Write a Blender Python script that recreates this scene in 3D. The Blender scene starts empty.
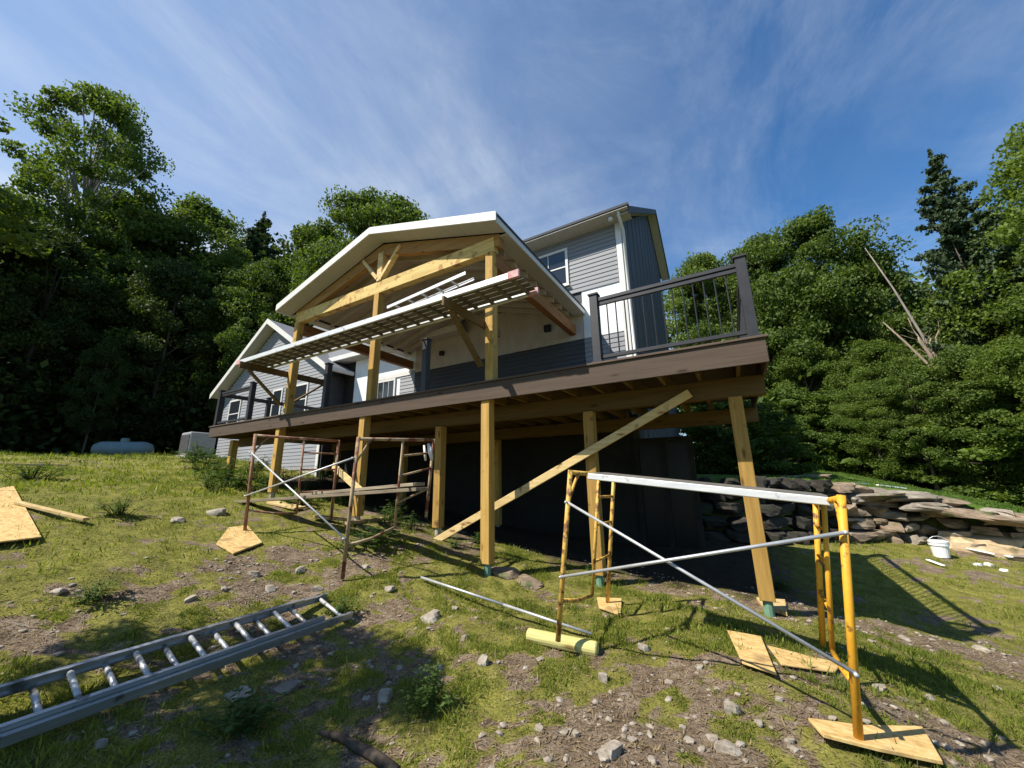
import bpy, math, random
import numpy as np
from mathutils import Vector, Matrix
R = math.radians
random.seed(7)
rng = np.random.default_rng(11)
C = bpy.context.scene
COL = C.collection

# ------------------------------------------------------------------ camera
F, YAW, PITCH, ROLL = 371.914, R(30.1773), R(13.8247), R(-0.8630)
def cam_basis():
    cy, sy = math.cos(YAW), math.sin(YAW)
    w = Vector((-sy * math.cos(PITCH), cy * math.cos(PITCH), math.sin(PITCH)))
    ri = Vector((cy, sy, 0)); up = ri.cross(w)
    r = math.cos(ROLL) * ri + math.sin(ROLL) * up
    u = -math.sin(ROLL) * ri + math.cos(ROLL) * up
    return r, u, w
CR, CU, CW = cam_basis()
def ray(x, y): return CW + (x - 512) / F * CR - (y - 384) / F * CU
def onY(x, y, Y): d = ray(x, y); return d * (Y / d.y)
def onX(x, y, X): d = ray(x, y); return d * (X / d.x)
def at_r(x, y, r): d = ray(x, y); return d * (r / math.hypot(d.x, d.y))
cam = bpy.data.cameras.new('camera'); co = bpy.data.objects.new('camera', cam); COL.objects.link(co)
M = Matrix((CR, CU, -CW)).transposed().to_4x4(); co.matrix_world = M
cam.sensor_width = 36; cam.lens = F / 1024 * 36; cam.clip_start = .05; cam.clip_end = 3000
C.camera = co

# ------------------------------------------------------------------ helpers
WL = {}
def wl(o): return WL.get(o.name, Vector((0, 0, 0))) if o else Vector((0, 0, 0))
def tag(o, label=None, cat=None, group=None, kind=None):
    if label: o['label'] = label
    if cat: o['category'] = cat
    if group: o['group'] = group
    if kind: o['kind'] = kind
    return o
def thing(name, loc, label, cat, group=None):
    o = bpy.data.objects.new(name, None); COL.objects.link(o)
    o.location = loc; o.empty_display_size = .2
    WL[o.name] = Vector(loc)
    return tag(o, label, cat, group)
class MB:
    def __init__(s): s.v = []; s.f = []
    def add(s, vs, fs):
        n = len(s.v); s.v += [Vector(v) for v in vs]; s.f += [tuple(i + n for i in f) for f in fs]; return s
    def box(s, x0, x1, y0, y1, z0, z1):
        return s.add([(x0,y0,z0),(x1,y0,z0),(x1,y1,z0),(x0,y1,z0),(x0,y0,z1),(x1,y0,z1),(x1,y1,z1),(x0,y1,z1)],
            [(0,3,2,1),(4,5,6,7),(0,1,5,4),(1,2,6,5),(2,3,7,6),(3,0,4,7)])
    def beam(s, a, b, w, h, up=(0,0,1)):
        a = Vector(a); b = Vector(b); d = (b - a).normalized(); up = Vector(up)
        x = d.cross(up).normalized(); z = x.cross(d).normalized()
        vs = [p + x * (sx * w / 2) + z * (sz * h / 2) for p in (a, b) for sx, sz in ((-1,-1),(1,-1),(1,1),(-1,1))]
        return s.add(vs, [(0,1,2,3),(7,6,5,4),(0,4,5,1),(1,5,6,2),(2,6,7,3),(3,7,4,0)])
    def tube(s, a, b, r1, r2=None, n=10):
        return s.path([a, b], [r1, r2 if r2 is not None else r1], n)
    def path(s, pts, rs, n=8):
        pts = [Vector(p) for p in pts]; base = len(s.v)
        if not isinstance(rs, (list, tuple)): rs = [rs] * len(pts)
        ref = None
        for i, p in enumerate(pts):
            d = (pts[min(i+1, len(pts)-1)] - pts[max(i-1, 0)]).normalized()
            if ref is None: ref = Vector((0,0,1)) if abs(d.z) < .9 else Vector((1,0,0))
            x = d.cross(ref).normalized(); y = x.cross(d).normalized(); ref = y
            for k in range(n):
                t = 2 * math.pi * k / n
                s.v.append(p + (x * math.cos(t) + y * math.sin(t)) * rs[i])
        for i in range(len(pts) - 1):
            for k in range(n):
                a = base + i*n + k; b = base + i*n + (k+1) % n
                s.f.append((a, a + n, b + n, b))
        s.f.append(tuple(base + k for k in range(n)))
        s.f.append(tuple(base + (len(pts)-1)*n + k for k in reversed(range(n))))
        return s
    def prism(s, poly, off):
        n = len(poly); off = Vector(off); vs = [Vector(p) for p in poly] + [Vector(p) + off for p in poly]
        return s.add(vs, [tuple(range(n)), tuple(reversed(range(n, 2*n)))] + [(i, i+n, (i+1) % n + n, (i+1) % n) for i in range(n)])
    def build(s, name, mat, parent=None, bevel=0, smooth=False, label=None):
        me = bpy.data.meshes.new(name); w = wl(parent)
        me.from_pydata([tuple(v - w) for v in s.v], [], s.f)
        me.materials.append(mat)
        import bmesh
        bm = bmesh.new(); bm.from_mesh(me); bmesh.ops.recalc_face_normals(bm, faces=bm.faces[:])
        bm.to_mesh(me); bm.free()
        if smooth: me.polygons.foreach_set('use_smooth', [True] * len(me.polygons))
        o = bpy.data.objects.new(name, me); COL.objects.link(o)
        if parent: o.parent = parent; WL[o.name] = w
        if bevel:
            m = o.modifiers.new('bevel', 'BEVEL'); m.width = bevel; m.segments = 1; m.limit_method = 'ANGLE'
        if label: o['label'] = label
        return o
def single(mb, name, mat, loc, label, cat, group=None, bevel=0, smooth=False):
    w = Vector(loc); mb.v = [v - w for v in mb.v]
    o = mb.build(name, mat, None, bevel, smooth); o.location = loc; WL[o.name] = w
    return tag(o, label, cat, group)

# ------------------------------------------------------------------ materials
def newmat(name):
    m = bpy.data.materials.new(name); m.use_nodes = True; nt = m.node_tree
    b = nt.nodes['Principled BSDF']; return m, nt, b
def N(nt, t, **k):
    n = nt.nodes.new(t)
    for a, v in k.items():
        if a.startswith('i_'): n.inputs[a[2:].replace('_', ' ')].default_value = v
        else: setattr(n, a, v)
    return n
def ramp(nt, src, stops):
    r = nt.nodes.new('ShaderNodeValToRGB'); e = r.color_ramp.elements
    while len(e) > 1: e.remove(e[-1])
    e[0].position = stops[0][0]; e[0].color = (*stops[0][1], 1)
    for p, c in stops[1:]:
        x = e.new(p); x.color = (*c, 1)
    nt.links.new(src, r.inputs[0]); return r
def mapped(nt, scale):
    t = N(nt, 'ShaderNodeTexCoord'); m = N(nt, 'ShaderNodeMapping'); m.inputs['Scale'].default_value = scale
    nt.links.new(t.outputs['Object'], m.inputs[0]); return m.outputs[0]
def mat_noise(name, stops, scale=(4,4,4), nscale=1.0, detail=6, rough=.8, bump=0, metal=0, spec=.3, dirt=None, bscale=None):
    m, nt, b = newmat(name); v = mapped(nt, scale)
    n = N(nt, 'ShaderNodeTexNoise'); n.inputs['Scale'].default_value = nscale; n.inputs['Detail'].default_value = detail
    n.inputs['Roughness'].default_value = .65
    nt.links.new(v, n.inputs['Vector']); r = ramp(nt, n.outputs[0], stops); out = r.outputs[0]
    if dirt:   # (colour, threshold, scale)
        n2 = N(nt, 'ShaderNodeTexNoise'); n2.inputs['Scale'].default_value = dirt[2]; n2.inputs['Detail'].default_value = 8
        nt.links.new(mapped(nt, (1,1,1)), n2.inputs['Vector'])
        rr = ramp(nt, n2.outputs[0], [(dirt[1]-.04, (0,0,0)), (dirt[1]+.05, (1,1,1))])
        mx = N(nt, 'ShaderNodeMix', data_type='RGBA'); nt.links.new(rr.outputs[0], mx.inputs[0])
        nt.links.new(out, mx.inputs[6]); mx.inputs[7].default_value = (*dirt[0], 1); out = mx.outputs[2]
    nt.links.new(out, b.inputs['Base Color'])
    b.inputs['Roughness'].default_value = rough; b.inputs['Metallic'].default_value = metal
    b.inputs['Specular IOR Level'].default_value = spec
    if bump:
        bn = N(nt, 'ShaderNodeBump'); bn.inputs['Strength'].default_value = bump; bn.inputs['Distance'].default_value = .01
        if bscale:
            n3 = N(nt, 'ShaderNodeTexNoise'); n3.inputs['Scale'].default_value = bscale; n3.inputs['Detail'].default_value = 6
            nt.links.new(mapped(nt, (1,1,1)), n3.inputs['Vector']); nt.links.new(n3.outputs[0], bn.inputs['Height'])
        else: nt.links.new(n.outputs[0], bn.inputs['Height'])
        nt.links.new(bn.outputs[0], b.inputs['Normal'])
    return m
def wood(name, a, b_, axis, dirt=None, rough=.75):
    sc = [22, 22, 22]; sc[axis] = 1.2
    mid = tuple((x + y) / 2 for x, y in zip(a, b_))
    m = mat_noise(name, [(.3, a), (.5, mid), (.7, b_)], tuple(sc), 1.0, 5, rough, .25, dirt=dirt)
    nt = m.node_tree; b = nt.nodes['Principled BSDF']; src = b.inputs['Base Color'].links[0].from_socket
    k = [7, 7, 7]; k[axis] = 2.2
    vo = N(nt, 'ShaderNodeTexVoronoi'); vo.inputs['Scale'].default_value = 1.0; nt.links.new(mapped(nt, tuple(k)), vo.inputs['Vector'])
    kr = ramp(nt, vo.outputs['Distance'], [(.07, (.30,.20,.13)), (.13, (.75,.66,.58)), (.19, (1,1,1))])
    mu = N(nt, 'ShaderNodeMix', data_type='RGBA', blend_type='MULTIPLY'); mu.inputs[0].default_value = .85; nt.links.new(src, mu.inputs[6]); nt.links.new(kr.outputs[0], mu.inputs[7])
    oi = N(nt, 'ShaderNodeObjectInfo'); vr = ramp(nt, oi.outputs['Random'], [(0, (.72,.70,.66)), (.5, (.92,.90,.88)), (1, (1.12,1.12,1.1))])
    m2 = N(nt, 'ShaderNodeMix', data_type='RGBA', blend_type='MULTIPLY'); m2.inputs[0].default_value = 1; nt.links.new(mu.outputs[2], m2.inputs[6]); nt.links.new(vr.outputs[0], m2.inputs[7])
    nt.links.new(m2.outputs[2], b.inputs['Base Color']); return m
YA, YB = (.29, .17, .05), (.48, .31, .105)
W_X = wood('yellow_pine_x', YA, YB, 0, dirt=((.2,.12,.04), .68, 5))
W_Y = wood('yellow_pine_y', YA, YB, 1, dirt=((.2,.12,.04), .68, 5))
W_Z = wood('yellow_pine_z', (.35,.20,.045), (.56,.36,.10), 2, dirt=((.2,.13,.045), .66, 6))
W_PT = wood('treated_pine_underside', (.11,.065,.02), (.19,.12,.04), 0)
W_PTY = wood('treated_pine_joist', (.11,.065,.02), (.19,.12,.04), 1)
W_BR = wood('pale_lumber', (.48,.33,.13), (.72,.56,.28), 0, dirt=((.3,.2,.08), .64, 8))
W_RED = wood('brown_header_beam', (.22,.095,.03), (.34,.16,.055), 1)
W_REDX = wood('brown_chord_beam', (.26,.14,.045), (.42,.25,.09), 0)
W_GREY = wood('weathered_plank_wood', (.16,.13,.09), (.34,.28,.2), 0)
OSB = mat_noise('oriented_strand_board', [(.3,(.34,.2,.07)),(.5,(.55,.37,.14)),(.7,(.68,.5,.24))], (14,26,14), 1, 8, .8, .3, dirt=((.30,.19,.08), .62, 3))
BEIGE = mat_noise('beige_gable_sheet', [(.3,(.40,.345,.295)),(.7,(.52,.46,.40))], (3,3,1.5), 1, 5, .85, .1)  # beige tone shared by porch gable wall, ceiling and rafters
COMP = wood('brown_composite_board', (.085,.057,.040), (.13,.095,.070), 0)
BLACK = mat_noise('black_rail_coating', [(.3,(.012,.012,.014)),(.7,(.022,.022,.024))], (5,5,5), 1, 3, .45, 0, spec=.4)
DARKG = mat_noise('charcoal_post_sleeve', [(.3,(.018,.018,.02)),(.7,(.034,.034,.037))], (5,5,5), 1, 3, .5, 0, spec=.4)
SIDE = mat_noise('grey_vinyl_siding', [(.3,(.19,.195,.205)),(.7,(.24,.245,.255))], (.6,.6,14), 1, 4, .6, .05)
SIDEW = mat_noise('pale_grey_vinyl_siding', [(.3,(.25,.257,.27)),(.7,(.30,.307,.32))], (.6,.6,14), 1, 4, .6, .05)
SIDED = mat_noise('shade_toned_board_siding', [(.3,(.065,.07,.078)),(.7,(.085,.09,.10))], (14,.8,.8), 1, 4, .65, .05)  # side wall's shade is put into this grey; gutter and rakes share it
SIDEB = mat_noise('shade_dark_vinyl_siding', [(.3,(.045,.048,.055)),(.7,(.06,.063,.07))], (.6,.6,14), 1, 4, .65, .05)  # siding darkened to paint in the shade of porch and wing side
TRIM = mat_noise('white_trim_paint', [(.3,(.58,.57,.54)),(.7,(.66,.65,.61))], (2,2,2), 1, 4, .5)
SOFF = mat_noise('white_vented_soffit', [(.3,(.40,.385,.34)),(.7,(.48,.46,.41))], (60,2,2), 1, 2, .6)
WRAP = mat_noise('white_house_wrap', [(.3,(.66,.68,.68)),(.62,(.80,.81,.80)),(.75,(.6,.66,.66))], (1.2,1.2,1.2), 1.6, 7, .55, .6)
SHIN = mat_noise('grey_roof_shingle', [(.3,(.11,.115,.125)),(.7,(.19,.195,.205))], (5,5,9), 2, 8, .9, .4)
SHIND = mat_noise('dark_roof_shingle', [(.3,(.04,.04,.045)),(.7,(.07,.07,.075))], (5,5,9), 2, 8, .9, .4)
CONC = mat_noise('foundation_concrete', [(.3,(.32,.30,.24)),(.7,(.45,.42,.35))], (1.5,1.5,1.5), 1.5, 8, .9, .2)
ALU = mat_noise('aluminium_rail', [(.3,(.33,.34,.35)),(.7,(.50,.51,.52))], (3,3,30), 1, 6, .42, .1, metal=.75, dirt=((.16,.16,.16), .63, 9))
RUNG = mat_noise('scuffed_aluminium_rung', [(.3,(.40,.40,.40)),(.7,(.58,.58,.57))], (9,9,9), 1, 6, .5, .1, metal=.5, dirt=((.2,.18,.15), .58, 12))
ALUW = mat_noise('aluminium_plank', [(.3,(.60,.60,.60)),(.7,(.78,.78,.77))], (3,3,30), 1, 6, .45, .1, metal=.35, dirt=((.35,.34,.32), .66, 9))
ALUD = mat_noise('dull_aluminium_deck', [(.3,(.30,.29,.26)),(.7,(.42,.41,.37))], (3,3,30), 1, 6, .55, .1, metal=.3)
DKST = mat_noise('dark_plank_deck', [(.3,(.10,.09,.075)),(.7,(.2,.18,.15))], (3,3,30), 1, 6, .7, .1)  # crossbars and deck strips, darker than the side rails
REDP = mat_noise('faded_red_end_cap', [(.3,(.40,.16,.14)),(.7,(.62,.40,.38))], (9,9,9), 1, 6, .6, .1)
YEL = mat_noise('yellow_scaffold_paint', [(.3,(.58,.27,.02)),(.6,(.70,.36,.03))], (8,8,8), 1, 7, .5, .2, dirt=((.17,.07,.02), .61, 16))
YELD = mat_noise('worn_yellow_scaffold_paint', [(.3,(.50,.29,.05)),(.6,(.62,.38,.09))], (8,8,8), 1, 7, .6, .2, dirt=((.17,.08,.03), .57, 18))
RUST = mat_noise('rusty_scaffold_steel', [(.3,(.13,.05,.028)),(.6,(.30,.15,.09))], (8,8,8), 1, 7, .75, .3, dirt=((.42,.33,.22), .62, 6))
RUSTY = mat_noise('tan_scaffold_steel', [(.3,(.26,.17,.09)),(.6,(.40,.30,.18))], (8,8,8), 1, 7, .75, .3, dirt=((.14,.05,.03), .56, 6))
GALV = mat_noise('galvanised_brace', [(.3,(.36,.37,.38)),(.7,(.52,.53,.53))], (9,9,9), 1, 6, .5, .1, metal=.5)
PLAST = mat_noise('white_bucket_plastic', [(.3,(.72,.72,.70)),(.7,(.8,.8,.78))], (5,5,5), 1, 4, .4)
GREENP = mat_noise('green_post_base', [(.3,(.10,.2,.13)),(.7,(.16,.28,.19))], (9,9,9), 1, 4, .6)
TANK = mat_noise('pale_blue_tank_paint', [(.3,(.13,.18,.18)),(.7,(.20,.25,.25))], (3,3,3), 1, 5, .5)
ACM = mat_noise('grey_condenser_case', [(.3,(.24,.24,.25)),(.7,(.34,.34,.35))], (2,2,40), 1, 3, .5)
FAN = mat_noise('dark_condenser_grille', [(.3,(.05,.05,.05)),(.7,(.09,.09,.09))], (2,2,40), 1, 3, .5)
BSMT = mat_noise('shade_dark_basement_wall', [(.3,(.014,.013,.010)),(.7,(.026,.023,.018))], (1.5,1.5,1.5), 1.5, 8, .9, .2)  # under-deck shade painted near-black into the wall colour
def glass(name, col=(.02,.025,.03)):
    m, nt, b = newmat(name); b.inputs['Base Color'].default_value = (*col, 1); b.inputs['Roughness'].default_value = .06
    b.inputs['Specular IOR Level'].default_value = .7
    n = N(nt, 'ShaderNodeTexNoise'); n.inputs['Scale'].default_value = 1.2; bn = N(nt, 'ShaderNodeBump'); bn.inputs['Strength'].default_value = .04
    nt.links.new(mapped(nt, (1,1,1)), n.inputs['Vector']); nt.links.new(n.outputs[0], bn.inputs['Height']); nt.links.new(bn.outputs[0], b.inputs['Normal'])
    return m
GLASS = glass('window_glass'); GLASSD = glass('dark_door_glass', (.01,.01,.01)); GLASSD.node_tree.nodes['Principled BSDF'].inputs['Roughness'].default_value = .3; GLASSD.node_tree.nodes['Principled BSDF'].inputs['Specular IOR Level'].default_value = .2
ROCKD = mat_noise('shade_dark_stone', [(.25,(.014,.013,.010)),(.5,(.03,.027,.021)),(.75,(.055,.048,.038))], (3,3,7), 1.5, 9, .9, .8, dirt=((.03,.04,.015), .6, 2.5))  # near-black copy of the fieldstone with the house shade painted in
ROCK = mat_noise('grey_fieldstone', [(.25,(.09,.078,.06)),(.5,(.21,.18,.14)),(.75,(.36,.32,.26))], (3,3,7), 1.5, 9, .9, .8, dirt=((.10,.11,.04), .62, 2.5))
ROCKB = mat_noise('brown_fieldstone', [(.25,(.10,.073,.048)),(.5,(.23,.17,.115)),(.75,(.36,.285,.20))], (3,3,7), 1.5, 9, .9, .8, dirt=((.09,.10,.04), .60, 2.5))
ROCKT = mat_noise('tan_fieldstone', [(.25,(.30,.2,.11)),(.5,(.50,.37,.22)),(.75,(.62,.50,.34))], (3,3,5), 1.5, 9, .9, .8, dirt=((.16,.14,.07), .62, 3))
STONE = mat_noise('pale_loose_stone', [(.25,(.15,.125,.095)),(.5,(.28,.24,.19)),(.75,(.42,.375,.31))], (9,9,9), 1.5, 9, .9, .7)
BARK = mat_noise('dark_tree_bark', [(.3,(.05,.04,.03)),(.7,(.14,.115,.09))], (9,9,2), 1, 8, .95, .8)
BARKP = mat_noise('pale_dead_wood', [(.3,(.17,.13,.09)),(.7,(.36,.29,.21))], (12,12,1.5), 1, 8, .9, .5)
BARKG = mat_noise('grey_tree_bark', [(.3,(.16,.14,.12)),(.7,(.30,.27,.23))], (9,9,2), 1, 8, .95, .6)
CHAR = mat_noise('dark_rotten_wood', [(.3,(.03,.022,.016)),(.7,(.09,.07,.05))], (9,9,3), 1, 8, .9, .8)
def foliage(name, dark, light, trans=.35, bright=None):
    m, nt, b = newmat(name); nt.nodes.remove(b)
    at = N(nt, 'ShaderNodeAttribute', attribute_name='tint')
    n = N(nt, 'ShaderNodeTexNoise'); n.inputs['Scale'].default_value = .35; n.inputs['Detail'].default_value = 3
    oi = N(nt, 'ShaderNodeObjectInfo')
    nt.links.new(mapped(nt, (1,1,1)), n.inputs['Vector'])
    a1 = N(nt, 'ShaderNodeMath', operation='MULTIPLY_ADD'); nt.links.new(n.outputs[0], a1.inputs[0]); a1.inputs[1].default_value = 1.1; a1.inputs[2].default_value = -.42
    a2 = N(nt, 'ShaderNodeMath', operation='MULTIPLY_ADD'); nt.links.new(at.outputs['Fac'], a2.inputs[0]); a2.inputs[1].default_value = .6; nt.links.new(a1.outputs[0], a2.inputs[2])
    a3 = N(nt, 'ShaderNodeMath', operation='MULTIPLY_ADD'); nt.links.new(oi.outputs['Random'], a3.inputs[0]); a3.inputs[1].default_value = .22; nt.links.new(a2.outputs[0], a3.inputs[2])
    st = [(0, dark), (.75, light)] + ([(1, bright)] if bright else [])
    r = ramp(nt, a3.outputs[0], st)
    d = N(nt, 'ShaderNodeBsdfPrincipled'); d.inputs['Roughness'].default_value = .65; d.inputs['Specular IOR Level'].default_value = .25
    t = N(nt, 'ShaderNodeBsdfTranslucent'); mx = N(nt, 'ShaderNodeMixShader'); mx.inputs[0].default_value = trans
    nt.links.new(r.outputs[0], d.inputs['Base Color'])
    g = N(nt, 'ShaderNodeMix', data_type='RGBA', blend_type='MULTIPLY'); g.inputs[0].default_value = 1
    nt.links.new(r.outputs[0], g.inputs[6]); g.inputs[7].default_value = (1.25, 1.3, .45, 1); nt.links.new(g.outputs[2], t.inputs[0])
    nt.links.new(d.outputs[0], mx.inputs[1]); nt.links.new(t.outputs[0], mx.inputs[2])
    nt.links.new(mx.outputs[0], nt.nodes['Material Output'].inputs[0]); return m
LEAF = foliage('maple_leaves', (.028,.055,.012), (.115,.17,.032), .38, (.17,.22,.05))
LEAFL = foliage('light_maple_leaves', (.055,.09,.018), (.14,.20,.033), .42, (.20,.25,.06))
LEAFD = foliage('dark_wood_leaves', (.014,.027,.008), (.055,.085,.016), .3, (.10,.13,.025))
NEED = foliage('conifer_needles', (.018,.034,.016), (.06,.095,.038), .15, (.09,.12,.06))
WEED = foliage('weed_leaves', (.03,.06,.015), (.09,.15,.03), .35, (.13,.19,.05))
GRASS = foliage('grass_blades', (.075,.105,.016), (.22,.255,.038), .4, (.37,.34,.11))
LAWN = foliage('lawn_blades', (.05,.095,.015), (.10,.17,.025), .4, (.14,.2,.04))

# ------------------------------------------------------------------ noise + terrain
_lat = rng.random((256, 256))
def vnoise(x, y):
    xi = np.floor(x).astype(int); yi = np.floor(y).astype(int); fx = x - xi; fy = y - yi
    fx = fx*fx*(3-2*fx); fy = fy*fy*(3-2*fy)
    g = lambda a, b: _lat[a % 256, b % 256]
    return (g(xi,yi)*(1-fx)+g(xi+1,yi)*fx)*(1-fy) + (g(xi,yi+1)*(1-fx)+g(xi+1,yi+1)*fx)*fy
def fbm(x, y, o=4, g=.5):
    s = 0; a = 1; t = 0
    for k in range(o):
        s = s + a * vnoise(x * 2**k + 17.3*k, y * 2**k - 9.1*k); t += a; a *= g
    return s / t
LOW = np.array([(0,0,-1.52),(.37,2.97,-1.43),(.45,4.3,-1.44),(-1.43,3.15,-1.43),(-1.41,4.46,-1.43),(-3.0,4.5,-1.26),(-5.7,4.5,-.76),
 (-8.5,4.5,-.36),(-11.2,4.8,.02),(.06,5.03,-1.45),(-1.7,5.03,-1.40),(-4.46,5.03,-.95),(1.17,3.85,-1.62),(-4.09,3.06,-1.12),(-6.24,2.99,-.76),
 (-3.45,2.5,-1.37),(-3.45,.7,-1.38),(-3.9,1.6,-1.27),(-6.24,1.08,-.68),(-8.9,1.14,-.2),(-11.5,2.5,.02),(-15,3,.42),(-15,-1,.4),(-22,3,.95),(-22,-3,.95),(-21.5,6.8,1.0),
 (-30,5,1.15),(-30,-6,1.1),(-30,14,1.2),(-19,6.3,.93),(-15,7.4,.5),(-12,-6,.1),(-5,-5,-.95),(0,-5,-1.6),(5,0,-1.75),(5,-6,-1.9),
 (4.6,11.8,-1.74),(3,12.2,-1.60),(1.8,11.2,-1.55),(.3,9.9,-1.5),(2.4,7.1,-1.87),(2.0,6.5,-1.8),(5,7,-1.85),(8,9,-2.15),(0,8,-1.55),(-4,8,-1.3),(-8,8,-.75),(3.3,11,-1.68),
 (8,11,-2.15),(15,8,-3.2),(15,-5,-3),(-8,20,.6),(-20,20,1.2)])
UPP = np.array([(-1.7,11,-.05),(.2,10.9,-.12),(1.5,12.1,-.2),(-1.7,15,-.05),(2.4,14.1,-.32),(4,12.9,-.62),(5.2,12.2,-1.0),(7.5,11.6,-1.6),(10,11,-2.2),(-4,24,.25),(4,24,-.05),(7,23,-.95),(9.3,22,-1.75),(14,20,-3.0),
 (-20,22,1.3),(-30,14,1.3),(0,35,-.4),(12,32,-3.5),(-12,34,.6)])
def tps(P, lam=.02):
    n = len(P); X = P[:, :2]; d = np.linalg.norm(X[:,None]-X[None], axis=2)
    K = np.where(d > 0, d*d*np.log(d + 1e-9), 0) + lam*np.eye(n); Q = np.c_[np.ones(n), X]
    A = np.block([[K, Q], [Q.T, np.zeros((3,3))]]); s = np.linalg.solve(A, np.r_[P[:,2], 0,0,0])
    def f(x, y):
        x = np.asarray(x, float); y = np.asarray(y, float); o = s[n] + s[n+1]*x + s[n+2]*y
        for i in range(n):
            r2 = (x-X[i,0])**2 + (y-X[i,1])**2; o = o + s[i]*.5*r2*np.log(r2 + 1e-12)
        return o
    return f
fl, fu = tps(LOW), tps(UPP)
WALL = [(-1.6,9.9),(.2,10.4),(1.5,11.6),(2.6,12.7),(3.4,12.75),(4.1,12.45),(5.2,12.0),(7.5,11.4),(10.5,10.7),(40,4)]
def wally(x):
    return np.interp(x, [-40,-14,-1.9,-1.75]+[p[0] for p in WALL], [16,16,16,9.9]+[p[1] for p in WALL])
def tz(x, y, detail=True):
    x = np.asarray(x, float); y = np.asarray(y, float)
    r = np.hypot(x, y); k = np.minimum(1, 34/np.maximum(r, 1e-6)); xc, yc = x*k, y*k
    lo = fl(np.clip(xc, -30, 14), np.clip(yc, -7, 16)); up = fu(np.clip(xc, -28, 13), np.clip(yc, 11, 34))
    s = np.clip((y - wally(x)) / .35 + .5, 0, 1)
    z = lo*(1-s) + up*s
    if detail:
        near = 1/(1 + (r/14)**2)
        z = z + (fbm(x*1.1+5, y*1.1, 3) - .5)*.12 + (fbm(x*6, y*6, 4) - .5)*.055*near*(1-s) + (fbm(x*.07+3, y*.07, 2)-.5)*np.clip(r-30, 0, 60)*.03
    return z
def tzf(x, y): return float(tz(x, y))
def G(px, py, rmax=60):
    d = ray(px, py); t0 = .3; dd = d / math.hypot(d.x, d.y)
    ts = np.linspace(.5, rmax, 1500); xs, ys, zs = dd.x*ts, dd.y*ts, dd.z*ts
    h = tz(xs, ys); k = np.argmax(zs < h)
    if k == 0: k = len(ts)-1
    t = ts[k] - (ts[k]-ts[k-1]) * ((h[k]-zs[k]) / max(1e-6, (h[k]-zs[k]) + (zs[k-1]-h[k-1])))
    return Vector((dd.x*t, dd.y*t, tzf(dd.x*t, dd.y*t)))
def axis_pts(lo, hi, c, n, k):
    u = np.linspace(np.arcsinh((lo-c)/k), np.arcsinh((hi-c)/k), n); return c + k*np.sinh(u)
GX = axis_pts(-420, 420, -2.0, 520, 2.6); GY = axis_pts(-260, 420, 3.0, 470, 2.2)
XX, YY = np.meshgrid(GX, GY)
def gmask(x, y):   # 1 = grown over, 0 = bare dirt
    m = fbm(x*.7+31, y*.7+7, 4, .65)*.5 + fbm(x*5.3, y*5.3+50, 4, .75)*.7
    for cx, cy, rr, a in BLOBS:
        m = m + a*np.exp(-(((x-cx)**2 + (y-cy)**2) / rr**2))
    far = np.clip((np.hypot(x, y) - 9)/8, 0, 1)
    return np.clip((m - .515)/.085 + far*.6, 0, 1)
BLOBS = [(G(px,py).x, G(px,py).y, rr, a) for px,py,rr,a in [(690,690,.5,-.07),(600,740,.4,-.09),(620,650,.3,-.07),(760,740,.5,.05),(100,600,.7,-.15),(250,560,.6,-.13),(700,560,.7,.2),(120,490,3,.14),
  (560,560,.8,.08),(950,600,1.5,.10),(985,660,.5,-.12),(640,600,.6,.15),(480,600,.5,.1),(470,560,.5,-.08),(900,720,.4,-.06),(380,620,.4,-.08),(450,700,.5,.08),(300,720,.4,.08),(200,640,.5,-.05)]]
ZZ = tz(XX, YY); GMK = gmask(XX, YY)
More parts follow.
